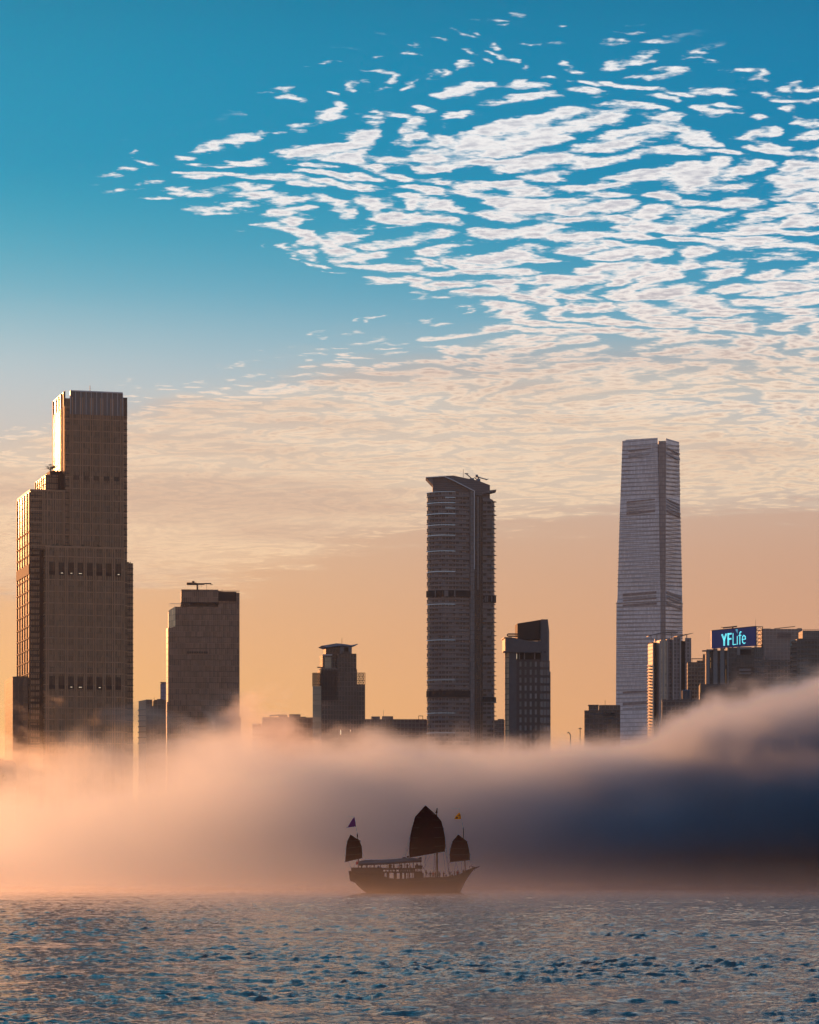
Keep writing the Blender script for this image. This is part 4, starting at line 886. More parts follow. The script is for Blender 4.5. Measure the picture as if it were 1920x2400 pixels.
def billboard():
    B0 = BB
    b = Bld('billboard', 'large dark blue rooftop sign with glowing cyan lettering', 1668, 2196, 12, cat='sign')
    z, u = b.z, b.u
    L = u(1772)
    z0a, z1a, z0b, z1b = z(1520), z(1478.5), z(1513.5, L), z(1468, L)
    pm = glow_mat('sign_panel', lin(8, 30, 78), 0.55)
    b.mesh('panel', [(0, 0, z0a), (L, 0, z0b), (L, 0, z1b), (0, 0, z1a), (0, 1.2, z0a), (L, 1.2, z0b), (L, 1.2, z1b), (0, 1.2, z1a)], [(0,1,2,3),(7,6,5,4),(0,4,5,1),(3,2,6,7),(0,3,7,4),(1,5,6,2)], pm)
    b.mesh('panel_trim', [(-0.3, -0.2, z1a - 0.1), (L + 0.2, -0.2, z1b - 0.1), (L + 0.2, -0.2, z1b + 0.35), (-0.3, -0.2, z1a + 0.35), (-0.3, 1.3, z1a + 0.01), (L + 0.2, 1.3, z1b + 0.01), (L + 0.2, 1.3, z1b + 0.35), (-0.3, 1.3, z1a + 0.35)], [(0,1,2,3),(7,6,5,4),(0,4,5,1),(3,2,6,7),(0,3,7,4),(1,5,6,2)], M_metal)
    cy_ = glow_mat('sign_letter', lin(110, 226, 236), 0.95)
    cy2 = glow_mat('sign_mark', lin(70, 150, 175), 0.8)
    # letters: strokes in photograph columns and rows, thick = width in m
    def stroke(pts, wd):
        V_, Fc = [], []
        for (xa, ya), (xb, yb) in zip(pts[:-1], pts[1:]):
            A = Vector((u(xa), z(ya, u(xa)))); Bq = Vector((u(xb), z(yb, u(xb)))); dd = (Bq - A).normalized(); nn = Vector((-dd.y, dd.x)) * wd / 2; e_ = dd * wd * 0.25
            A -= e_; Bq += e_
            k = len(V_); q = [A - nn, Bq - nn, Bq + nn, A + nn]
            V_ += [(p.x, -0.35, p.y) for p in q] + [(p.x, -0.02, p.y) for p in q]
            Fc += [tuple(k + i for i in f) for f in ((0,1,2,3),(7,6,5,4),(0,4,5,1),(3,2,6,7),(0,3,7,4),(1,5,6,2))]
        return V_, Fc
    def letter(strokes, wd):
        V_, Fc = [], []
        for st in strokes:
            v2, f2 = stroke(st, wd); k = len(V_); V_ += v2; Fc += [tuple(i + k for i in f) for f in f2]
        b.mesh('letter', V_, Fc, cy_)
    # Y F bold, L i f e light
    letter([[(1692.5, 1487.5), (1697.5, 1500), (1697.5, 1512.5)], [(1702.2, 1486), (1697.5, 1500)]], 1.15)
    letter([[(1707, 1485), (1707, 1511.5)], [(1707, 1486.3), (1714, 1485.2)], [(1707, 1498), (1713.5, 1497.2)]], 1.15)
    letter([[(1718.3, 1484.5), (1718.3, 1511), (1725.5, 1510.3)]], 0.55)
    letter([[(1728.3, 1491), (1728.3, 1510.5)]], 0.55)
    letter([[(1738, 1481.3), (1736, 1480.8), (1734.3, 1483), (1734.3, 1510)], [(1731.5, 1489.5), (1737.5, 1489)]], 0.6)
    letter([[(1740.3, 1499), (1747.2, 1498), (1746.8, 1492), (1743.8, 1489), (1741, 1492), (1740, 1499), (1741, 1505.5), (1743.8, 1508.5), (1747, 1506.5)]], 0.6)
    b.mesh('sign_mark', [(u(1723.8), -0.35, z(1475, u(1724))), (u(1728.8), -0.35, z(1485.5, u(1728))), (u(1728.9), -0.35, z(1474.3, u(1729))), (u(1723.8), -0.02, z(1475, u(1724))), (u(1728.8), -0.02, z(1485.5, u(1728))), (u(1728.9), -0.02, z(1474.3, u(1729)))], [(0,1,2),(5,4,3),(0,3,4,1),(1,4,5,2),(2,5,3,0)], cy2)
    # lattice of the second face at the right end, and posts
    T = []
    x0, x1 = L + 0.3, u(1788.5)
    za, zb = z(1513, L), z(1468.5, L)
    for x in (x0 + 0.2, x1): T.append(((x, 0.6, za - 1.5), (x, 0.6, zb), 0.32))
    for k in range(6):
        q = za + (zb - za) * k / 5; T.append(((x0, 0.6, q), (x1, 0.6, q), 0.26))
        if k < 5:
            q2 = za + (zb - za) * (k + 1) / 5; xm = (x0 + x1) / 2
            T.append(((x0, 0.6, q), (xm, 0.6, q2), 0.16)); T.append(((xm, 0.6, q2), (x1, 0.6, q), 0.16))
    b.tubes('lattice_frame', T, M_metal)
    b.tubes('support_post', [((u(p), 0.8, z(1521.5, u(p))), (u(p), 0.8, z(q, u(p))), 0.4) for p, q in ((1674, 1518), (1700, 1516), (1735, 1514), (1771, 1512), (1787, 1510))], M_metal)
    b.tube('antenna', (u(1772), 0.6, z(1468, L)), (u(1772), 0.6, z(1452, L)), 0.1, M_metal)
billboard()
b = Bld('gondola_arm', 'flat dark maintenance arm lying above the top edge of the blue sign', 1694, 2204, 6, cat='crane')
b.extr('arm', [(0, b.z(1473)), (b.u(1728), b.z(1469.2)), (b.u(1728), b.z(1466.3)), (0, b.z(1470.2))], 0, 1.5, M_metal)
b.box('mast', b.u(1716), b.u(1719.5), 0.2, 1.2, b.z(1519), b.z(1469), M_metal)
b.tube('arm_tip', (0, 0.7, b.z(1470.3)), (b.u(1690.5), 0.7, b.z(1470)), 0.25, M_metal)

b = Bld('roof_tank_building', 'low dark block with a round water tank in front of the gold fluted tower', 1552, 2150, -4, cat='building')
b.boxes('wall', [(0, b.u(1645), 0, 20, 0, b.z(1640)), (b.u(1552), b.u(1562), 0.2, 10, 0, b.z(1639))], facade('tank_block_wall', 3, 3.4, (0.07, 0.06, 0.06), (0.13, 0.11, 0.11), 0.3, 0.2, var=0.2))
V_, Fc = [], []
n = 18; cx_, wy, rr_ = b.u(1610), 8, (b.u(1621) - b.u(1599)) / 2
for (rz, rk) in ((b.z(1638), 1.0), (b.z(1618), 1.0), (b.z(1615.5), 0.8)):
    for i in range(n): t = 2 * math.pi * i / n; V_.append((cx_ + rr_ * rk * math.cos(t), wy + rr_ * rk * math.sin(t), rz))
for k in range(2):
    for i in range(n): Fc.append((k * n + i, k * n + (i + 1) % n, (k + 1) * n + (i + 1) % n, (k + 1) * n + i))
Fc += [tuple(range(n))[::-1], tuple(range(2 * n, 3 * n))]
b.mesh('water_tank', V_, Fc, plain('tank_steel', (0.09, 0.09, 0.105), 0.5)); b.box('tank_base', b.u(1597), b.u(1623), 3, 13, b.z(1640), b.z(1637.5), M_conc)
b.boxes('tank_frame', [(b.u(p) - 0.25, b.u(p) + 0.25, 2.4, 2.9, b.z(1640), b.z(1619)) for p in (1598, 1621.5)], M_metal)

def slab(name, label, px0, px1, top, D, mat, deg=2, plant=()):
    b = Bld(name, label, px0, D, deg, cat='building')
    b.box('wall', 0, b.u(px1), 0, 22, 0, b.z(top), mat)
    if plant: b.boxes('roof_plant', [(b.u(a), b.u(c), 3, 10, b.z(top), b.z(t)) for a, c, t in plant], M_conc)
    return b
gw = facade('pale_grid_wall', 3.4, 3.6, (0.20, 0.17, 0.165), (0.30, 0.26, 0.25), 0.14, 0.12, var=0.12)
b = slab('pale_office_slab', 'pale gridded office slab just right of the blue sign', 1786, 1881, 1474, 2850, gw, 2, ((1792, 1808, 1472.5), (1871, 1881, 1471.5)))
b.boxes('louvre_panel', [(b.u(1823), b.u(1854), -0.4, 0.0, b.z(1488), b.z(1483)), (b.u(1823), b.u(1854), -0.4, 0.0, b.z(1495), b.z(1489.5))], plain('pale_louvre', (0.15, 0.115, 0.11), 0.6))
b.tubes('roof_crane', [((b.u(1816), 3, b.z(1473)), (b.u(1865), 3, b.z(1467.5)), 0.35), ((b.u(1828), 3, b.z(1474)), (b.u(1828), 3, b.z(1471.5)), 0.4)], M_metal)
b = slab('grey_office_slab', 'dark grey slab with a railed roof at the right edge, behind the balconied tower', 1881.5, 1990, 1478, 2700, facade('grey_slab_wall', 1.6, 3.4, (0.10, 0.10, 0.10), (0.14, 0.135, 0.13), 0.2, 0.3, var=0.2))
b.boxes('roof_railing', [(b.u(1884 + 4 * k), b.u(1884 + 4 * k) + 0.3, 0.2, 0.5, b.z(1478), b.z(1475.5)) for k in range(20)] + [(b.u(1882), b.u(1962), 0.2, 0.5, b.z(1476), b.z(1475.3))], M_metal)
b = Bld('balconied_tower', 'dark residential tower at the right edge with golden balconies down its left side', 1868, 2100, 6)
fb2 = facade('balconied_wall', 2.4, 3.1, (0.06, 0.055, 0.055), (0.115, 0.105, 0.10), 0.35, 0.2, var=0.3)
b.box('wall', 0, b.u(2000), 0, 20, 0, b.z(1498), fb2)
b.prism('balcony_bay', [(-0.02, 0.4), (-0.02, 14), (b.u(1857, 12), 12), (b.u(1857, 3), 3)], 0, b.z(1501), fb2)
for k in range(26): b.prism('balcony', [(-0.05, 0.0), (-0.05, 13), (b.u(1855.3, 10), 10), (b.u(1855.3, 2.4), 2.4)], b.z(1507) - 3.1 * k, b.z(1507) - 3.1 * k + 1.1, M_stone)
b.boxes('roof_parapet', [(b.u(1871), b.u(2000), -0.3, 0.2, b.z(1498), b.z(1496.5))], M_conc)
b = slab('brown_low_slab', 'brown block in the fog below the pale gridded slab', 1790, 1868, 1546, 2350, facade('brown_low_wall', 2.6, 3.1, (0.10, 0.08, 0.075), (0.17, 0.14, 0.13), 0.3, 0.2, var=0.3), 3, ((1793, 1798, 1538), (1796, 1802, 1541)))
# ---------------------------------------------------------------- the sailing boat
BD = 660.0
boat = bpy.data.objects.new('sailing_junk', None); col.objects.link(boat)
boat.location = ((960 - 960) / F * BD, BD, 0.0)
boat['label'] = 'wooden three-masted boat with dark red battened sails crossing the misty water'; boat['category'] = 'boat'
K = 53.8
def bx(X): return (X - 838) / K
def bz(Y): return (1148 - Y) / K
wood = plain('dark_hull_wood', (0.028, 0.012, 0.007), 0.5, var=0.4, scale=0.6)
wood2 = plain('cabin_wood', (0.06, 0.028, 0.018), 0.55, var=0.3, scale=1.0)
spar = plain('mast_wood', (0.05, 0.025, 0.016), 0.5)
rope = plain('tarred_rope', (0.035, 0.025, 0.02), 0.8)
canv = plain('canopy_cloth', (0.045, 0.032, 0.036), 0.7, var=0.3, scale=0.7)
red = plain('red_flag_cloth', (0.5, 0.02, 0.015), 0.6, var=0.05)
whitec = plain('white_flag_mark', (0.8, 0.8, 0.78), 0.6, var=0.05)
def cloth(name, c, tr):
    m, N = new_mat(name); tc = N.n('ShaderNodeTexCoord').outputs['Object']
    n = N.noise(tc, 0.5, 4, 0.6); wv_ = N.noise(tc, 6.0, 3, 0.6)
    cc_ = N.vm('SCALE', N.mix(0.0, (*c, 1), (*c, 1)), scale=N.rng(N.m('ADD', n, N.m('MULTIPLY', wv_, 0.3)), 0.4, 0.9, 0.7, 1.35, smooth=False))
    d_ = N.n('ShaderNodeBsdfDiffuse'); N.put(d_.inputs[0], cc_); t_ = N.n('ShaderNodeBsdfTranslucent'); N.put(t_.inputs[0], cc_)
    mx = N.n('ShaderNodeMixShader'); mx.inputs[0].default_value = tr; N.t.links.new(d_.outputs[0], mx.inputs[1]); N.t.links.new(t_.outputs[0], mx.inputs[2])
    out_surf(N, mx.outputs[0]); return m
sailm = cloth('dark_red_sailcloth', (0.045, 0.004, 0.007), 0.22)
purple = cloth('purple_cloth', (0.20, 0.06, 0.26), 0.45)
yellow = cloth('yellow_cloth', (0.75, 0.50, 0.03), 0.45)
def bm_(name, V_, Fc, mat, parent=None, label=None, smooth=False):
    o = mesh_obj(name, V_, Fc, mat, parent or boat, smooth)
    if label: o['label'] = label
    return o
def bbox(name, X0, X1, y0, y1, Y0, Y1, mat, parent=None, label=None):
    return bm_(name, box_verts(bx(X0), bx(X1), y0, y1, bz(max(Y0, Y1)), bz(min(Y0, Y1))), box_faces(0), mat, parent, label)
def btube(name, P0, P1, r, mat, parent=None, r2=None, n=6):
    V_, Fc = tube_geo(P0, P1, r, n, r2); return bm_(name, V_, Fc, mat, parent)

# hull
keel = [(135, 898), (143, 960), (150, 1005), (210, 1030), (232, 1056), (290, 1112), (345, 1152), (420, 1185), (700, 1200), (1100, 1195), (1330, 1180), (1418, 1152), (1480, 1020), (1530, 942), (1565, 896), (1592, 858)]
sheer = [(135, 890), (200, 893), (430, 903), (520, 938), (600, 974), (740, 984), (890, 970), (1060, 962), (1250, 962), (1400, 936), (1500, 886), (1592, 842)]
beam = [(135, 2.3), (300, 2.9), (600, 3.5), (1000, 3.5), (1250, 2.9), (1400, 2.0), (1500, 1.15), (1592, 0.12)]
def interp(T, x):
    return float(np.interp(x, [p[0] for p in T], [p[1] for p in T]))
def keelz(x): return interp(keel, x)
V_, Fc = [], []
stn = sorted(set([135, 143, 150, 180, 210, 232, 260, 290, 345, 400, 460, 520, 600, 700, 800, 900, 1000, 1100, 1200, 1300, 1380, 1418, 1450, 1480, 1510, 1530, 1550, 1565, 1580, 1592]))
prof = [(0, 0), (0.30, 0.05), (0.62, 0.22), (0.86, 0.52), (0.97, 0.8), (1.0, 1.0)]
ns = len(prof) * 2 - 1
for X in stn:
    zk, zt, hw = bz(keelz(X)), bz(interp(sheer, X)), interp(beam, X)
    zt = max(zt, zk + 0.08)
    row = [(-a, h) for a, h in prof[::-1]] + [(a, h) for a, h in prof[1:]]
    for a, h in row: V_.append((bx(X), a * hw, zk + (zt - zk) * h))
for i in range(len(stn) - 1):
    for k in range(ns - 1): Fc.append((i * ns + k, i * ns + k + 1, (i + 1) * ns + k + 1, (i + 1) * ns + k))
    # deck a little below the rail
Fc.append(tuple(range(ns))); Fc.append(tuple(range((len(stn) - 1) * ns, len(stn) * ns))[::-1])
hull = bm_('hull', V_, Fc, wood, smooth=True)
Vd, Fd = [], []
dk = [(150, 915), (430, 925), (520, 985), (1000, 990), (1250, 985), (1400, 968), (1500, 905), (1575, 862)]
for X in [150, 300, 430, 520, 700, 900, 1100, 1250, 1400, 1500, 1575]:
    hw = interp(beam, X) * 0.95; z_ = bz(interp(dk, X)); Vd += [(bx(X), -hw, z_), (bx(X), hw, z_)]
for i in range(10): Fd.append((2 * i, 2 * i + 1, 2 * i + 3, 2 * i + 2))
bm_('deck', Vd, Fd, wood2)
# rubbing strakes along both sides
for sgn in (-1, 1):
    for dz_, X0, X1 in ((10, 150, 1575), (42, 210, 1520)):
        pts = [X0 + (X1 - X0) * i / 24 for i in range(25)]; V2, F2 = [], []
        for X in pts:
            hw = interp(beam, X) * (1.0 if dz_ < 20 else 0.985) ; zc = bz(interp(sheer, X) + dz_)
            for a, c in ((-0.01, -0.06), (0.07, -0.06), (0.07, 0.06), (-0.01, 0.06)): V2.append((bx(X), sgn * (hw + a), zc + c))
        for i in range(24):
            for k in range(4): F2.append((4 * i + k, 4 * i + (k + 1) % 4, 4 * i + 4 + (k + 1) % 4, 4 * i + 4 + k))
        bm_('strake', V2, F2, wood2, hull)
# aft house and upper deck
bm_('aft_house', *(lambda P0: ([(bx(x), y, bz(Yv)) for y in (-2.5, 2.5) for x, Yv in P0], [tuple(range(len(P0))), tuple(range(len(P0), 2 * len(P0)))[::-1]] + [(i, len(P0) + i, len(P0) + (i + 1) % len(P0), (i + 1) % len(P0)) for i in range(len(P0))]))([(165, 930), (520, 985), (520, 868), (170, 868)]), wood2)
bbox('upper_deck', 168, 985, -2.9, 2.9, 914, 896, wood2)
for sgn in (-1, 1):
    y0, y1 = (2.75, 2.87) if sgn > 0 else (-2.87, -2.75)
    bbox('bulwark', 170, 522, y0, y1, 900, 852, wood2)
    bbox('bulwark', 524, 900, y0, y1, 878, 856, wood2)
    bbox('bulwark', 900, 985, y0, y1, 868, 826, wood2)
    for X in (524, 560, 598, 634, 672, 716, 740, 765, 790, 815, 840, 862, 885): bbox('rail_post', X, X + (10 if X < 716 else 22), y0 + 0.01, y1 - 0.01, 897, 877, wood2)
    for X in (900, 915, 930, 945, 962, 978): bbox('rail_post', X, X + 6, y0 + 0.01, y1 - 0.01, 897, 867, wood2)
    # saloon pillars below the upper deck
    for X0, X1 in ((520, 548), (574, 605), (655, 690), (725, 754), (776, 800), (812, 820), (827, 845), (871, 878)):
        bbox('saloon_pillar', X0, X1, 2.4 * sgn - 0.1, 2.4 * sgn + 0.1, 990, 913, wood2)
bbox('bulwark', 166, 171, -2.8, 2.8, 900, 852, wood2)
bbox('fore_cabin', 888, 1000, -2.4, 2.4, 990, 913, wood2)
bbox('saloon_seat', 600, 880, -1.0, 1.0, 992, 984, wood2)
# stairs at the front of the deckhouse
V_, Fc = [], []
for i in range(7):
    X = 992 + i * 11; Yv = 868 + i * 16; k = len(V_); V_ += box_verts(bx(X), bx(X + 14), -2.0, -1.1, bz(Yv + 4), bz(Yv)); Fc += box_faces(k)
bm_('stair_treads', V_, Fc, wood2)
btube('handrail', (bx(985), -2.0, bz(838)), (bx(1065), -2.0, bz(935)), 0.05, spar)
btube('handrail', (bx(985), -1.1, bz(838)), (bx(1065), -1.1, bz(935)), 0.05, spar)
# canopy
tp = [(248, 792), (262, 775), (320, 764), (400, 759), (520, 760), (640, 752), (760, 743), (860, 740), (960, 744), (978, 752)]
bt = [(248, 812), (262, 811), (320, 808), (400, 806), (520, 803), (640, 797), (760, 786), (860, 778), (960, 773), (978, 771)]
V_, Fc = [], []; n = 9
for (X, Yt), (_, Yb) in zip(tp, bt):
    for k in range(n):
        a = -1 + 2 * k / (n - 1); V_.append((bx(X), a * 2.9, bz(Yb) + (bz(Yt) - bz(Yb)) * (1 - a * a * 0.9)))
    for k in range(n):
        a = 1 - 2 * k / (n - 1); V_.append((bx(X), a * 2.88, bz(Yb) + (bz(Yt) - bz(Yb)) * (1 - a * a * 0.9) - 0.10 - (0.28 if abs(a) > 0.97 else 0)))
m2 = 2 * n
for i in range(len(tp) - 1):
    for k in range(m2): Fc.append((i * m2 + k, i * m2 + (k + 1) % m2, (i + 1) * m2 + (k + 1) % m2, (i + 1) * m2 + k))
Fc += [tuple(range(m2)), tuple(range((len(tp) - 1) * m2, len(tp) * m2))[::-1]]
can = bm_('canopy', V_, Fc, canv, smooth=False)
for sgn in (-1, 1):
    for X in (253, 345, 432, 503, 578, 652, 722, 785, 838, 882, 968):
        btube('canopy_post', (bx(X), 2.75 * sgn, bz(870)), (bx(X), 2.75 * sgn, bz(interp(bt, X)) ), 0.06 if X not in (785, 882) else 0.09, spar)
bbox('roof_box', 756, 800, -0.6, 0.6, 742, 733, wood2, can)
bbox('roof_lamp', 806, 832, -0.3, 0.3, 738, 716, wood2, can)
bbox('roof_lamp', 946, 978, -0.35, 0.35, 748, 732, wood2, can)
V_, Fc = [], []
for i in range(16):
    t = 2 * math.pi * i / 16
    for k in range(5):
        q = 2 * math.pi * k / 5; rr_ = 0.33 + 0.06 * math.cos(q); V_.append((bx(411) + rr_ * math.cos(t), -2.6 + 0.06 * math.sin(q), bz(838) + rr_ * math.sin(t)))
for i in range(16):
    for k in range(5): Fc.append((i * 5 + k, i * 5 + (k + 1) % 5, ((i + 1) % 16) * 5 + (k + 1) % 5, ((i + 1) % 16) * 5 + k))
bm_('steering_wheel', V_, Fc, spar)

def sail(pairs, peak, y, billow, nx_=10, label=None):
    rows = [(Vector((bx(a[0]), bz(a[1]))), Vector((bx(c[0]), bz(c[1])))) for a, c in pairs] + [(Vector((bx(peak[0]), bz(peak[1]))),) * 2]
    V_, Fc = [], []; fine = []
    for i in range(len(rows) - 1):
        for s_ in range(4):
            t = s_ / 4; fine.append((rows[i][0].lerp(rows[i + 1][0], t), rows[i][1].lerp(rows[i + 1][1], t), math.sin(math.pi * t)))
    fine.append((rows[-1][0], rows[-1][1] + Vector((0.02, 0)), 0))
    for off in (0, 0.05):
        for a, c, bl in fine:
            for k in range(nx_ + 1):
                t = k / nx_; p = a.lerp(c, t); V_.append((p.x, y + off - billow * math.sin(math.pi * t) - 0.09 * bl * math.sin(math.pi * t) + 0.25 * (t - 0.5), p.y))
    nr = len(fine); w1 = nx_ + 1; o2 = nr * w1
    for i in range(nr - 1):
        for k in range(nx_):
            q = (i * w1 + k, i * w1 + k + 1, (i + 1) * w1 + k + 1, (i + 1) * w1 + k); Fc.append(q); Fc.append(tuple(o2 + j for j in q[::-1]))
        for k in (0, nx_):
            q = (i * w1 + k, (i + 1) * w1 + k, o2 + (i + 1) * w1 + k, o2 + i * w1 + k); Fc.append(q if k == 0 else q[::-1])
    for k in range(nx_): Fc.append((k, o2 + k, o2 + k + 1, k + 1))
    s = bm_('sail', V_, Fc, sailm, smooth=False, label=label)
    for i, (a, c) in enumerate(rows[:-1]):
        d_ = (c - a).normalized(); e0 = a - d_ * (0.32 if i else 0.08); e1 = c + d_ * (0.22 if i else 0.08)
        btube('batten', (e0.x, y - 0.16 - billow * 0.4, e0.y), (e1.x, y - 0.02 - billow * 0.4, e1.y), 0.045 if i else 0.08, spar, s)
    return s
sail([((838, 735), (1245, 664)), ((833, 632), (1254, 598)), ((843, 510), (1247, 500)), ((866, 392), (1228, 388)), ((900, 267), (1205, 312)), ((962, 197), (1152, 246))], (1022, 130), -0.3, 0.35, label='largest sail, on the middle mast')
sail([((92, 786), (290, 741)), ((100, 710), (292, 692)), ((104, 632), (286, 606)), ((118, 547), (262, 540))], (155, 467), -0.15, 0.15, label='small sail over the stern')
sail([((1305, 788), (1535, 762)), ((1303, 705), (1535, 700)), ((1309, 632), (1525, 655 - 20)), ((1335, 545), (1505, 548))], (1400, 467), -0.2, 0.15, label='small sail over the bow')
def mast(P0, P1, r, r2): return btube('mast', (bx(P0[0]), 0.15, bz(P0[1])), (bx(P1[0]), 0.15, bz(P1[1])), r, spar, r2=r2, n=8)
ma = mast((255, 905), (235, 470), 0.12, 0.08)
mm = mast((1160, 990), (1152, 175), 0.22, 0.12)
mf = mast((1484, 900), (1458, 392), 0.13, 0.08)
btube('yard', (bx(1140), 0.15, bz(222)), (bx(1160), 0.15, bz(160)), 0.12, spar, mm)
for k in range(5): btube('mast_step', (bx(1150), 0.15, bz(170 + 10 * k)), (bx(1172), 0.15, bz(172 + 10 * k)), 0.05, spar, mm)
btube('mast_band', (bx(236), 0.15, bz(500)), (bx(234), 0.15, bz(462)), 0.16, spar, ma)
btube('gaff', (bx(244), 0.1, bz(520)), (bx(272), 0.1, bz(552)), 0.06, spar, ma)
fa_ = btube('flagstaff', (bx(237), 0.15, bz(470)), (bx(198), 0.15, bz(256)), 0.05, spar, ma, r2=0.03)
btube('flag_yard', (bx(120), 0.15, bz(265)), (bx(200), 0.15, bz(260)), 0.035, spar, ma)
ff_ = btube('flagstaff', (bx(1460), 0.15, bz(400)), (bx(1411), 0.15, bz(150)), 0.05, spar, mf, r2=0.03)
btube('flag_yard', (bx(1330), 0.15, bz(175)), (bx(1413), 0.15, bz(168)), 0.035, spar, mf)
btube('mast_band', (bx(1462), 0.15, bz(450)), (bx(1458), 0.15, bz(392)), 0.13, spar, mf)
def flag(name, pts, mat, parent, label, y=0.15):
    n = len(pts); V_ = [(bx(p[0]), y - 0.02 + 0.10 * math.sin(p[0] * 0.09 + p[1] * 0.05), bz(p[1])) for p in pts]; V_ += [(a, b_ + 0.03, c) for a, b_, c in V_]
    Fc = [tuple(range(n)), tuple(range(n, 2 * n))[::-1]] + [(i, n + i, n + (i + 1) % n, (i + 1) % n) for i in range(n)]
    return bm_(name, V_, Fc, mat, parent, label)
flag('flag', [(200, 264), (217, 376), (190, 380), (150, 386), (98, 392), (125, 378), (145, 345), (172, 298)], purple, ma, 'purple three-cornered flag')
fl_ = flag('flag', [(1413, 212), (1422, 218), (1436, 291), (1400, 294), (1355, 296), (1366, 262), (1388, 238)], yellow, mf, 'yellow flag with dark marks')
flag('flag_mark', [(1404, 242), (1416, 236), (1424, 248), (1414, 262), (1402, 258)], rope, mf, None, 0.08)
flag('flag_mark', [(1374, 268), (1392, 262), (1402, 272), (1390, 288), (1372, 286)], rope, mf, None, 0.08)
flag('flag_mark', [(1414, 272), (1424, 266), (1428, 280), (1418, 284)], rope, mf, None, 0.08)
st_ = btube('flagstaff', (bx(240), -1.5, bz(860)), (bx(246), -1.5, bz(765)), 0.035, spar)
flag('stern_flag', [(246, 768), (248, 812), (222, 822), (219, 790), (228, 778)], red, st_, 'small red flag at the stern', -1.55)
flag('flag_mark', [(222, 786), (244, 778), (246, 783), (224, 791)], whitec, st_, None, -1.62)
# bowsprit, anchor gear
btube('bowsprit', (bx(1470), 0, bz(900)), (bx(1648), 0, bz(838)), 0.20, spar, r2=0.09, n=8)
bbox('bow_platform', 1560, 1618, -0.5, 0.5, 862, 848, wood2)
btube('anchor_stock', (bx(1530), -0.5, bz(834)), (bx(1595), -0.5, bz(846)), 0.05, spar)
btube('anchor_stock', (bx(1532), -0.5, bz(872)), (bx(1532), -0.5, bz(832)), 0.05, spar)
btube('anchor', (bx(1592), -0.4, bz(862)), (bx(1588), -0.4, bz(888)), 0.07, spar)
bbox('bow_gap_trim', 1395, 1455, -2.3, -2.2, 952, 948, whitec) if False else None
# ladder beside the main mast
V_, Fc = [], []
def addt(a, c, r):
    v2, f2 = tube_geo(a, c, r, 5); k = len(V_); V_.extend(v2); Fc.extend([tuple(i + k for i in q) for q in f2])
addt((bx(1126), 0.2, bz(690)), (bx(1116), 0.2, bz(960)), 0.035); addt((bx(1144), 0.2, bz(690)), (bx(1142), 0.2, bz(960)), 0.035)
for k in range(14): addt((bx(1125.5 - k * 0.7), 0.2, bz(702 + k * 19)), (bx(1144), 0.2, bz(700 + k * 19)), 0.03)
bm_('rope_ladder', V_, Fc, rope)
for P0, P1 in (((838, 512), (755, 742)), ((835, 632), (832, 730)), ((836, 560), (790, 742)), ((866, 395), (780, 742)), ((105, 712), (160, 860)), ((240, 745), (190, 850)), ((300, 692), (330, 760)),
               ((1228, 665), (1255, 930)), ((1250, 664), (1300, 930)), ((1255, 600), (1290, 920)), ((1080, 700), (1000, 870)), ((1040, 708), (1002, 800)), ((1020, 712), (1018, 860)), ((1375, 785), (1350, 920)), ((1376, 785), (1410, 920)), ((1443, 775), (1440, 910)),
               ((1540, 700), (1572, 830)), ((1535, 762), (1560, 840)), ((1245, 480), (1305, 930)), ((1225, 385), (1268, 480)), ((1302, 635), (1290, 930)), ((1155, 300), (1250, 470))):
    btube('rigging_line', (bx(P0[0]), 0.25, bz(P0[1])), (bx(P1[0]), 0.25, bz(P1[1])), 0.022, rope, n=4)

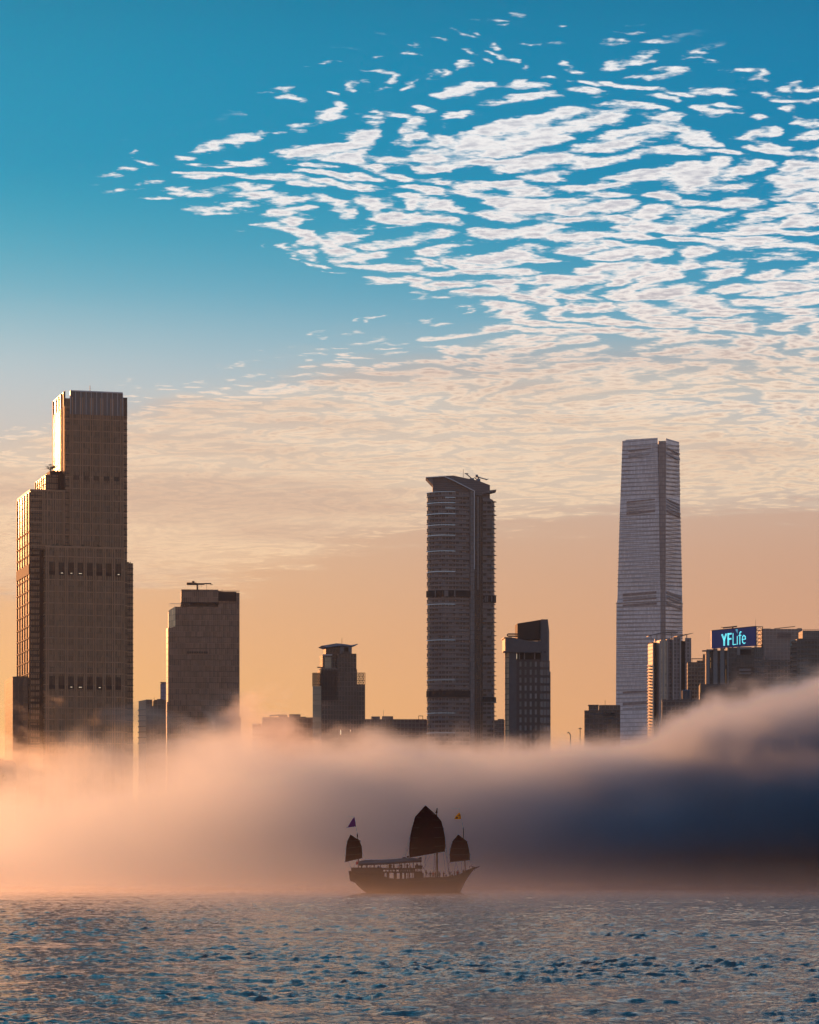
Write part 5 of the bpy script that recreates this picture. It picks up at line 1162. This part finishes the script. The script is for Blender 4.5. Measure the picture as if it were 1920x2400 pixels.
# ---------------------------------------------------------------- people aboard
skinm = plain('skin', (0.35, 0.2, 0.14), 0.6, var=0.05); hairm = plain('dark_hair', (0.02, 0.015, 0.012), 0.6)
trous = [plain('trousers_dark', (0.03, 0.032, 0.045), 0.8), plain('trousers_tan', (0.10, 0.08, 0.055), 0.8)]
shirts = [('dark', plain('shirt_dark', (0.03, 0.03, 0.035), 0.8)), ('red', plain('shirt_red', (0.30, 0.04, 0.035), 0.8)), ('grey', plain('shirt_grey', (0.15, 0.15, 0.16), 0.8)), ('blue', plain('shirt_blue', (0.05, 0.09, 0.20), 0.8))]
def person_mesh(pose):
    """one skinned body; joints in metres, facing -Y"""
    sit = pose in ('sit',)
    hipz = 0.50 if sit else 0.92
    J = {'pelvis': (0, 0, hipz), 'belly': (0, 0.0, hipz + 0.2), 'chest': (0, -0.02, hipz + 0.42), 'neck': (0, 0, hipz + 0.57), 'chin': (0, -0.02, hipz + 0.64), 'head': (0, -0.01, hipz + 0.74), 'crown': (0, 0.0, hipz + 0.82)}
    rad = {'pelvis': .15, 'belly': .13, 'chest': .16, 'neck': .055, 'chin': .075, 'head': .10, 'crown': .07}
    E = [('pelvis', 'belly'), ('belly', 'chest'), ('chest', 'neck'), ('neck', 'chin'), ('chin', 'head'), ('head', 'crown')]
    for s, sg in (('l', -1), ('r', 1)):
        J['hip' + s] = (sg * 0.10, 0, hipz - 0.06); rad['hip' + s] = .10
        if sit: J['knee' + s] = (sg * 0.12, -0.44, hipz - 0.02); J['ank' + s] = (sg * 0.12, -0.44, 0.09); J['toe' + s] = (sg * 0.13, -0.60, 0.05)
        else:
            st_x = 0.08 if pose != 'walk' else sg * 0.22
            J['knee' + s] = (sg * 0.11, -0.03 + (st_x if pose == 'walk' else 0), 0.50); J['ank' + s] = (sg * 0.12, 0.02 + (st_x * 1.2 if pose == 'walk' else 0), 0.09); J['toe' + s] = (sg * 0.14, -0.14 + (st_x * 1.2 if pose == 'walk' else 0), 0.05)
        rad['knee' + s] = .065; rad['ank' + s] = .045; rad['toe' + s] = .04
        sh = hipz + 0.50; J['sh' + s] = (sg * 0.19, 0, sh); rad['sh' + s] = .065
        if pose == 'point' and sg > 0: J['el' + s] = (sg * 0.40, -0.10, sh + 0.12); J['wr' + s] = (sg * 0.52, -0.16, sh + 0.34); J['ha' + s] = (sg * 0.54, -0.18, sh + 0.44)
        elif pose in ('photo',): J['el' + s] = (sg * 0.26, -0.18, sh - 0.20); J['wr' + s] = (sg * 0.12, -0.34, sh + 0.02); J['ha' + s] = (sg * 0.06, -0.38, sh + 0.08)
        elif pose in ('lean', 'sit'): J['el' + s] = (sg * 0.26, -0.12, sh - 0.25); J['wr' + s] = (sg * 0.20, -0.34, sh - 0.30); J['ha' + s] = (sg * 0.17, -0.42, sh - 0.30)
        else: J['el' + s] = (sg * 0.26, 0.03, sh - 0.28); J['wr' + s] = (sg * 0.28, -0.04, sh - 0.52); J['ha' + s] = (sg * 0.28, -0.07, sh - 0.61)
        rad['el' + s] = .045; rad['wr' + s] = .032; rad['ha' + s] = .035
        E += [('pelvis', 'hip' + s), ('hip' + s, 'knee' + s), ('knee' + s, 'ank' + s), ('ank' + s, 'toe' + s), ('chest', 'sh' + s), ('sh' + s, 'el' + s), ('el' + s, 'wr' + s), ('wr' + s, 'ha' + s)]
    names = list(J); me = bpy.data.meshes.new('body_skeleton'); me.from_pydata([J[k] for k in names], [(names.index(a), names.index(c)) for a, c in E], [])
    o = bpy.data.objects.new('tmp_person', me); col.objects.link(o)
    md = o.modifiers.new('s', 'SKIN'); me.skin_vertices or None
    for i, k in enumerate(names):
        me.skin_vertices[0].data[i].radius = (rad[k], rad[k]); me.skin_vertices[0].data[i].use_root = (k == 'pelvis')
    s2 = o.modifiers.new('u', 'SUBSURF'); s2.levels = 1; s2.render_levels = 1
    dg = bpy.context.evaluated_depsgraph_get(); dg.update()
    m = bpy.data.meshes.new_from_object(o.evaluated_get(dg)); bpy.data.objects.remove(o, do_unlink=True)
    arms = {k: Vector(J[k]) for k in J if k[:2] in ('wr', 'ha')}
    idx = []
    for p in m.polygons:
        c = p.center
        if c.z > hipz + 0.60: mi = 3 if (c.z > hipz + 0.76 or c.y > 0.03) else 0
        elif min((c - a).length for a in arms.values()) < 0.10: mi = 0
        elif c.z > hipz - 0.02 and not (sit and c.y < -0.2 and c.z < hipz + 0.12): mi = 1
        else: mi = 2
        idx.append(mi)
    return m, idx
def finish_person(pose, si, ti):
    m, idx = base_p[pose]; m = m.copy(); m.name = 'person'
    m.materials.clear()
    for mt_ in (skinm, shirts[si][1], trous[ti], hairm): m.materials.append(mt_)
    m.polygons.foreach_set('material_index', idx); m.polygons.foreach_set('use_smooth', [True] * len(idx)); return m
base_p = {p: person_mesh(p) for p in ('stand', 'lean', 'point', 'photo', 'sit', 'walk')}
NX = K / 1.0
people = [  # column, row of the feet, y on deck, pose, turn, shirt, trousers, scale, label
 (203, 925, -1.9, 'sit', 20, 0, 0, 'person sitting furthest aft behind the stern bulwark'),
 (235, 925, 1.0, 'sit', 200, 1, 0, 'person seated beside the aft mast below the red flag'),
 (285, 897, -1.6, 'lean', 10, 0, 1, 'person leaning on the rail just forward of the aft mast'),
 (345, 897, -1.2, 'lean', -30, 2, 0, 'person standing under the canopy near its aft end, left of the steering wheel'),
 (378, 897, 0.8, 'sit', 90, 0, 0, 'person sitting low beside the steering wheel'),
 (480, 897, 0.2, 'sit', 0, 3, 1, 'person sitting alone under the middle of the canopy'),
 (608, 897, -1.4, 'stand', 30, 0, 0, 'person standing at the rail above the saloon openings, nearest the stern of that group'),
 (622, 897, 0.9, 'photo', 170, 2, 1, 'person standing behind a companion above the first saloon opening'),
 (660, 897, -1.0, 'stand', 100, 0, 1, 'person standing sideways under the canopy, above the second saloon opening'),
 (708, 897, 0.4, 'sit', -90, 1, 0, 'person seated forward of the two standing above the saloon'),
 (742, 897, -0.9, 'stand', 180, 0, 0, 'person standing with back turned by the thick canopy post'),
 (812, 897, -1.2, 'photo', 20, 0, 0, 'person holding up a camera under the roof lamp of the canopy'),
 (850, 897, 1.0, 'sit', 60, 2, 0, 'person seated under the front third of the canopy'),
 (925, 890, -1.0, 'stand', -40, 0, 1, 'person standing tallest at the front end of the canopy'),
 (1030, 968, -1.5, 'walk', 60, 0, 0, 'person stepping down the stairs in front of the deckhouse'),
 (1078, 990, -1.6, 'stand', 15, 0, 1, 'person standing at the foot of the stairs'),
 (1110, 990, -0.8, 'lean', 180, 1, 0, 'person standing beside the rope ladder, aft of the main mast'),
 (1136, 988, 0.9, 'stand', -60, 0, 0, 'person half hidden behind the rope ladder'),
 (1172, 988, -1.3, 'photo', 0, 2, 0, 'person taking a picture right in front of the main mast'),
 (1188, 988, 1.2, 'stand', 120, 0, 1, 'person behind the main mast on its bow side'),
 (1232, 988, -1.2, 'lean', 30, 0, 0, 'person leaning on the rail between the main mast and the bow sail'),
 (1262, 992, 0.5, 'sit', 10, 3, 0, 'person seated on the foredeck below the gap between the sails'),
 (1306, 985, -0.9, 'point', 0, 2, 1, 'person raising an arm on the foredeck below the bow sail'),
 (1332, 990, 0.9, 'sit', 200, 0, 0, 'person sitting low behind the one with a raised arm'),
 (1358, 984, -0.7, 'stand', 80, 0, 0, 'person standing sideways below the middle of the bow sail'),
 (1390, 978, -0.6, 'lean', -20, 1, 1, 'person in red leaning over the rail near the bow'),
 (1402, 976, 0.6, 'stand', 150, 0, 0, 'person standing behind the one in red near the bow'),
 (1462, 962, -0.2, 'stand', 40, 0, 0, 'person standing furthest forward, beside the bow mast'),
]
for X, Yf, y, pose, turn, si, ti, lab in people:
    o = bpy.data.objects.new('person', finish_person(pose, si, ti)); col.objects.link(o)
    o.location = (boat.location.x + bx(X), BD + y, bz(Yf)); o.rotation_euler = (0, 0, R(turn))
    o['label'] = lab; o['category'] = 'person'; o['group'] = 'passengers aboard the wooden sailing boat'
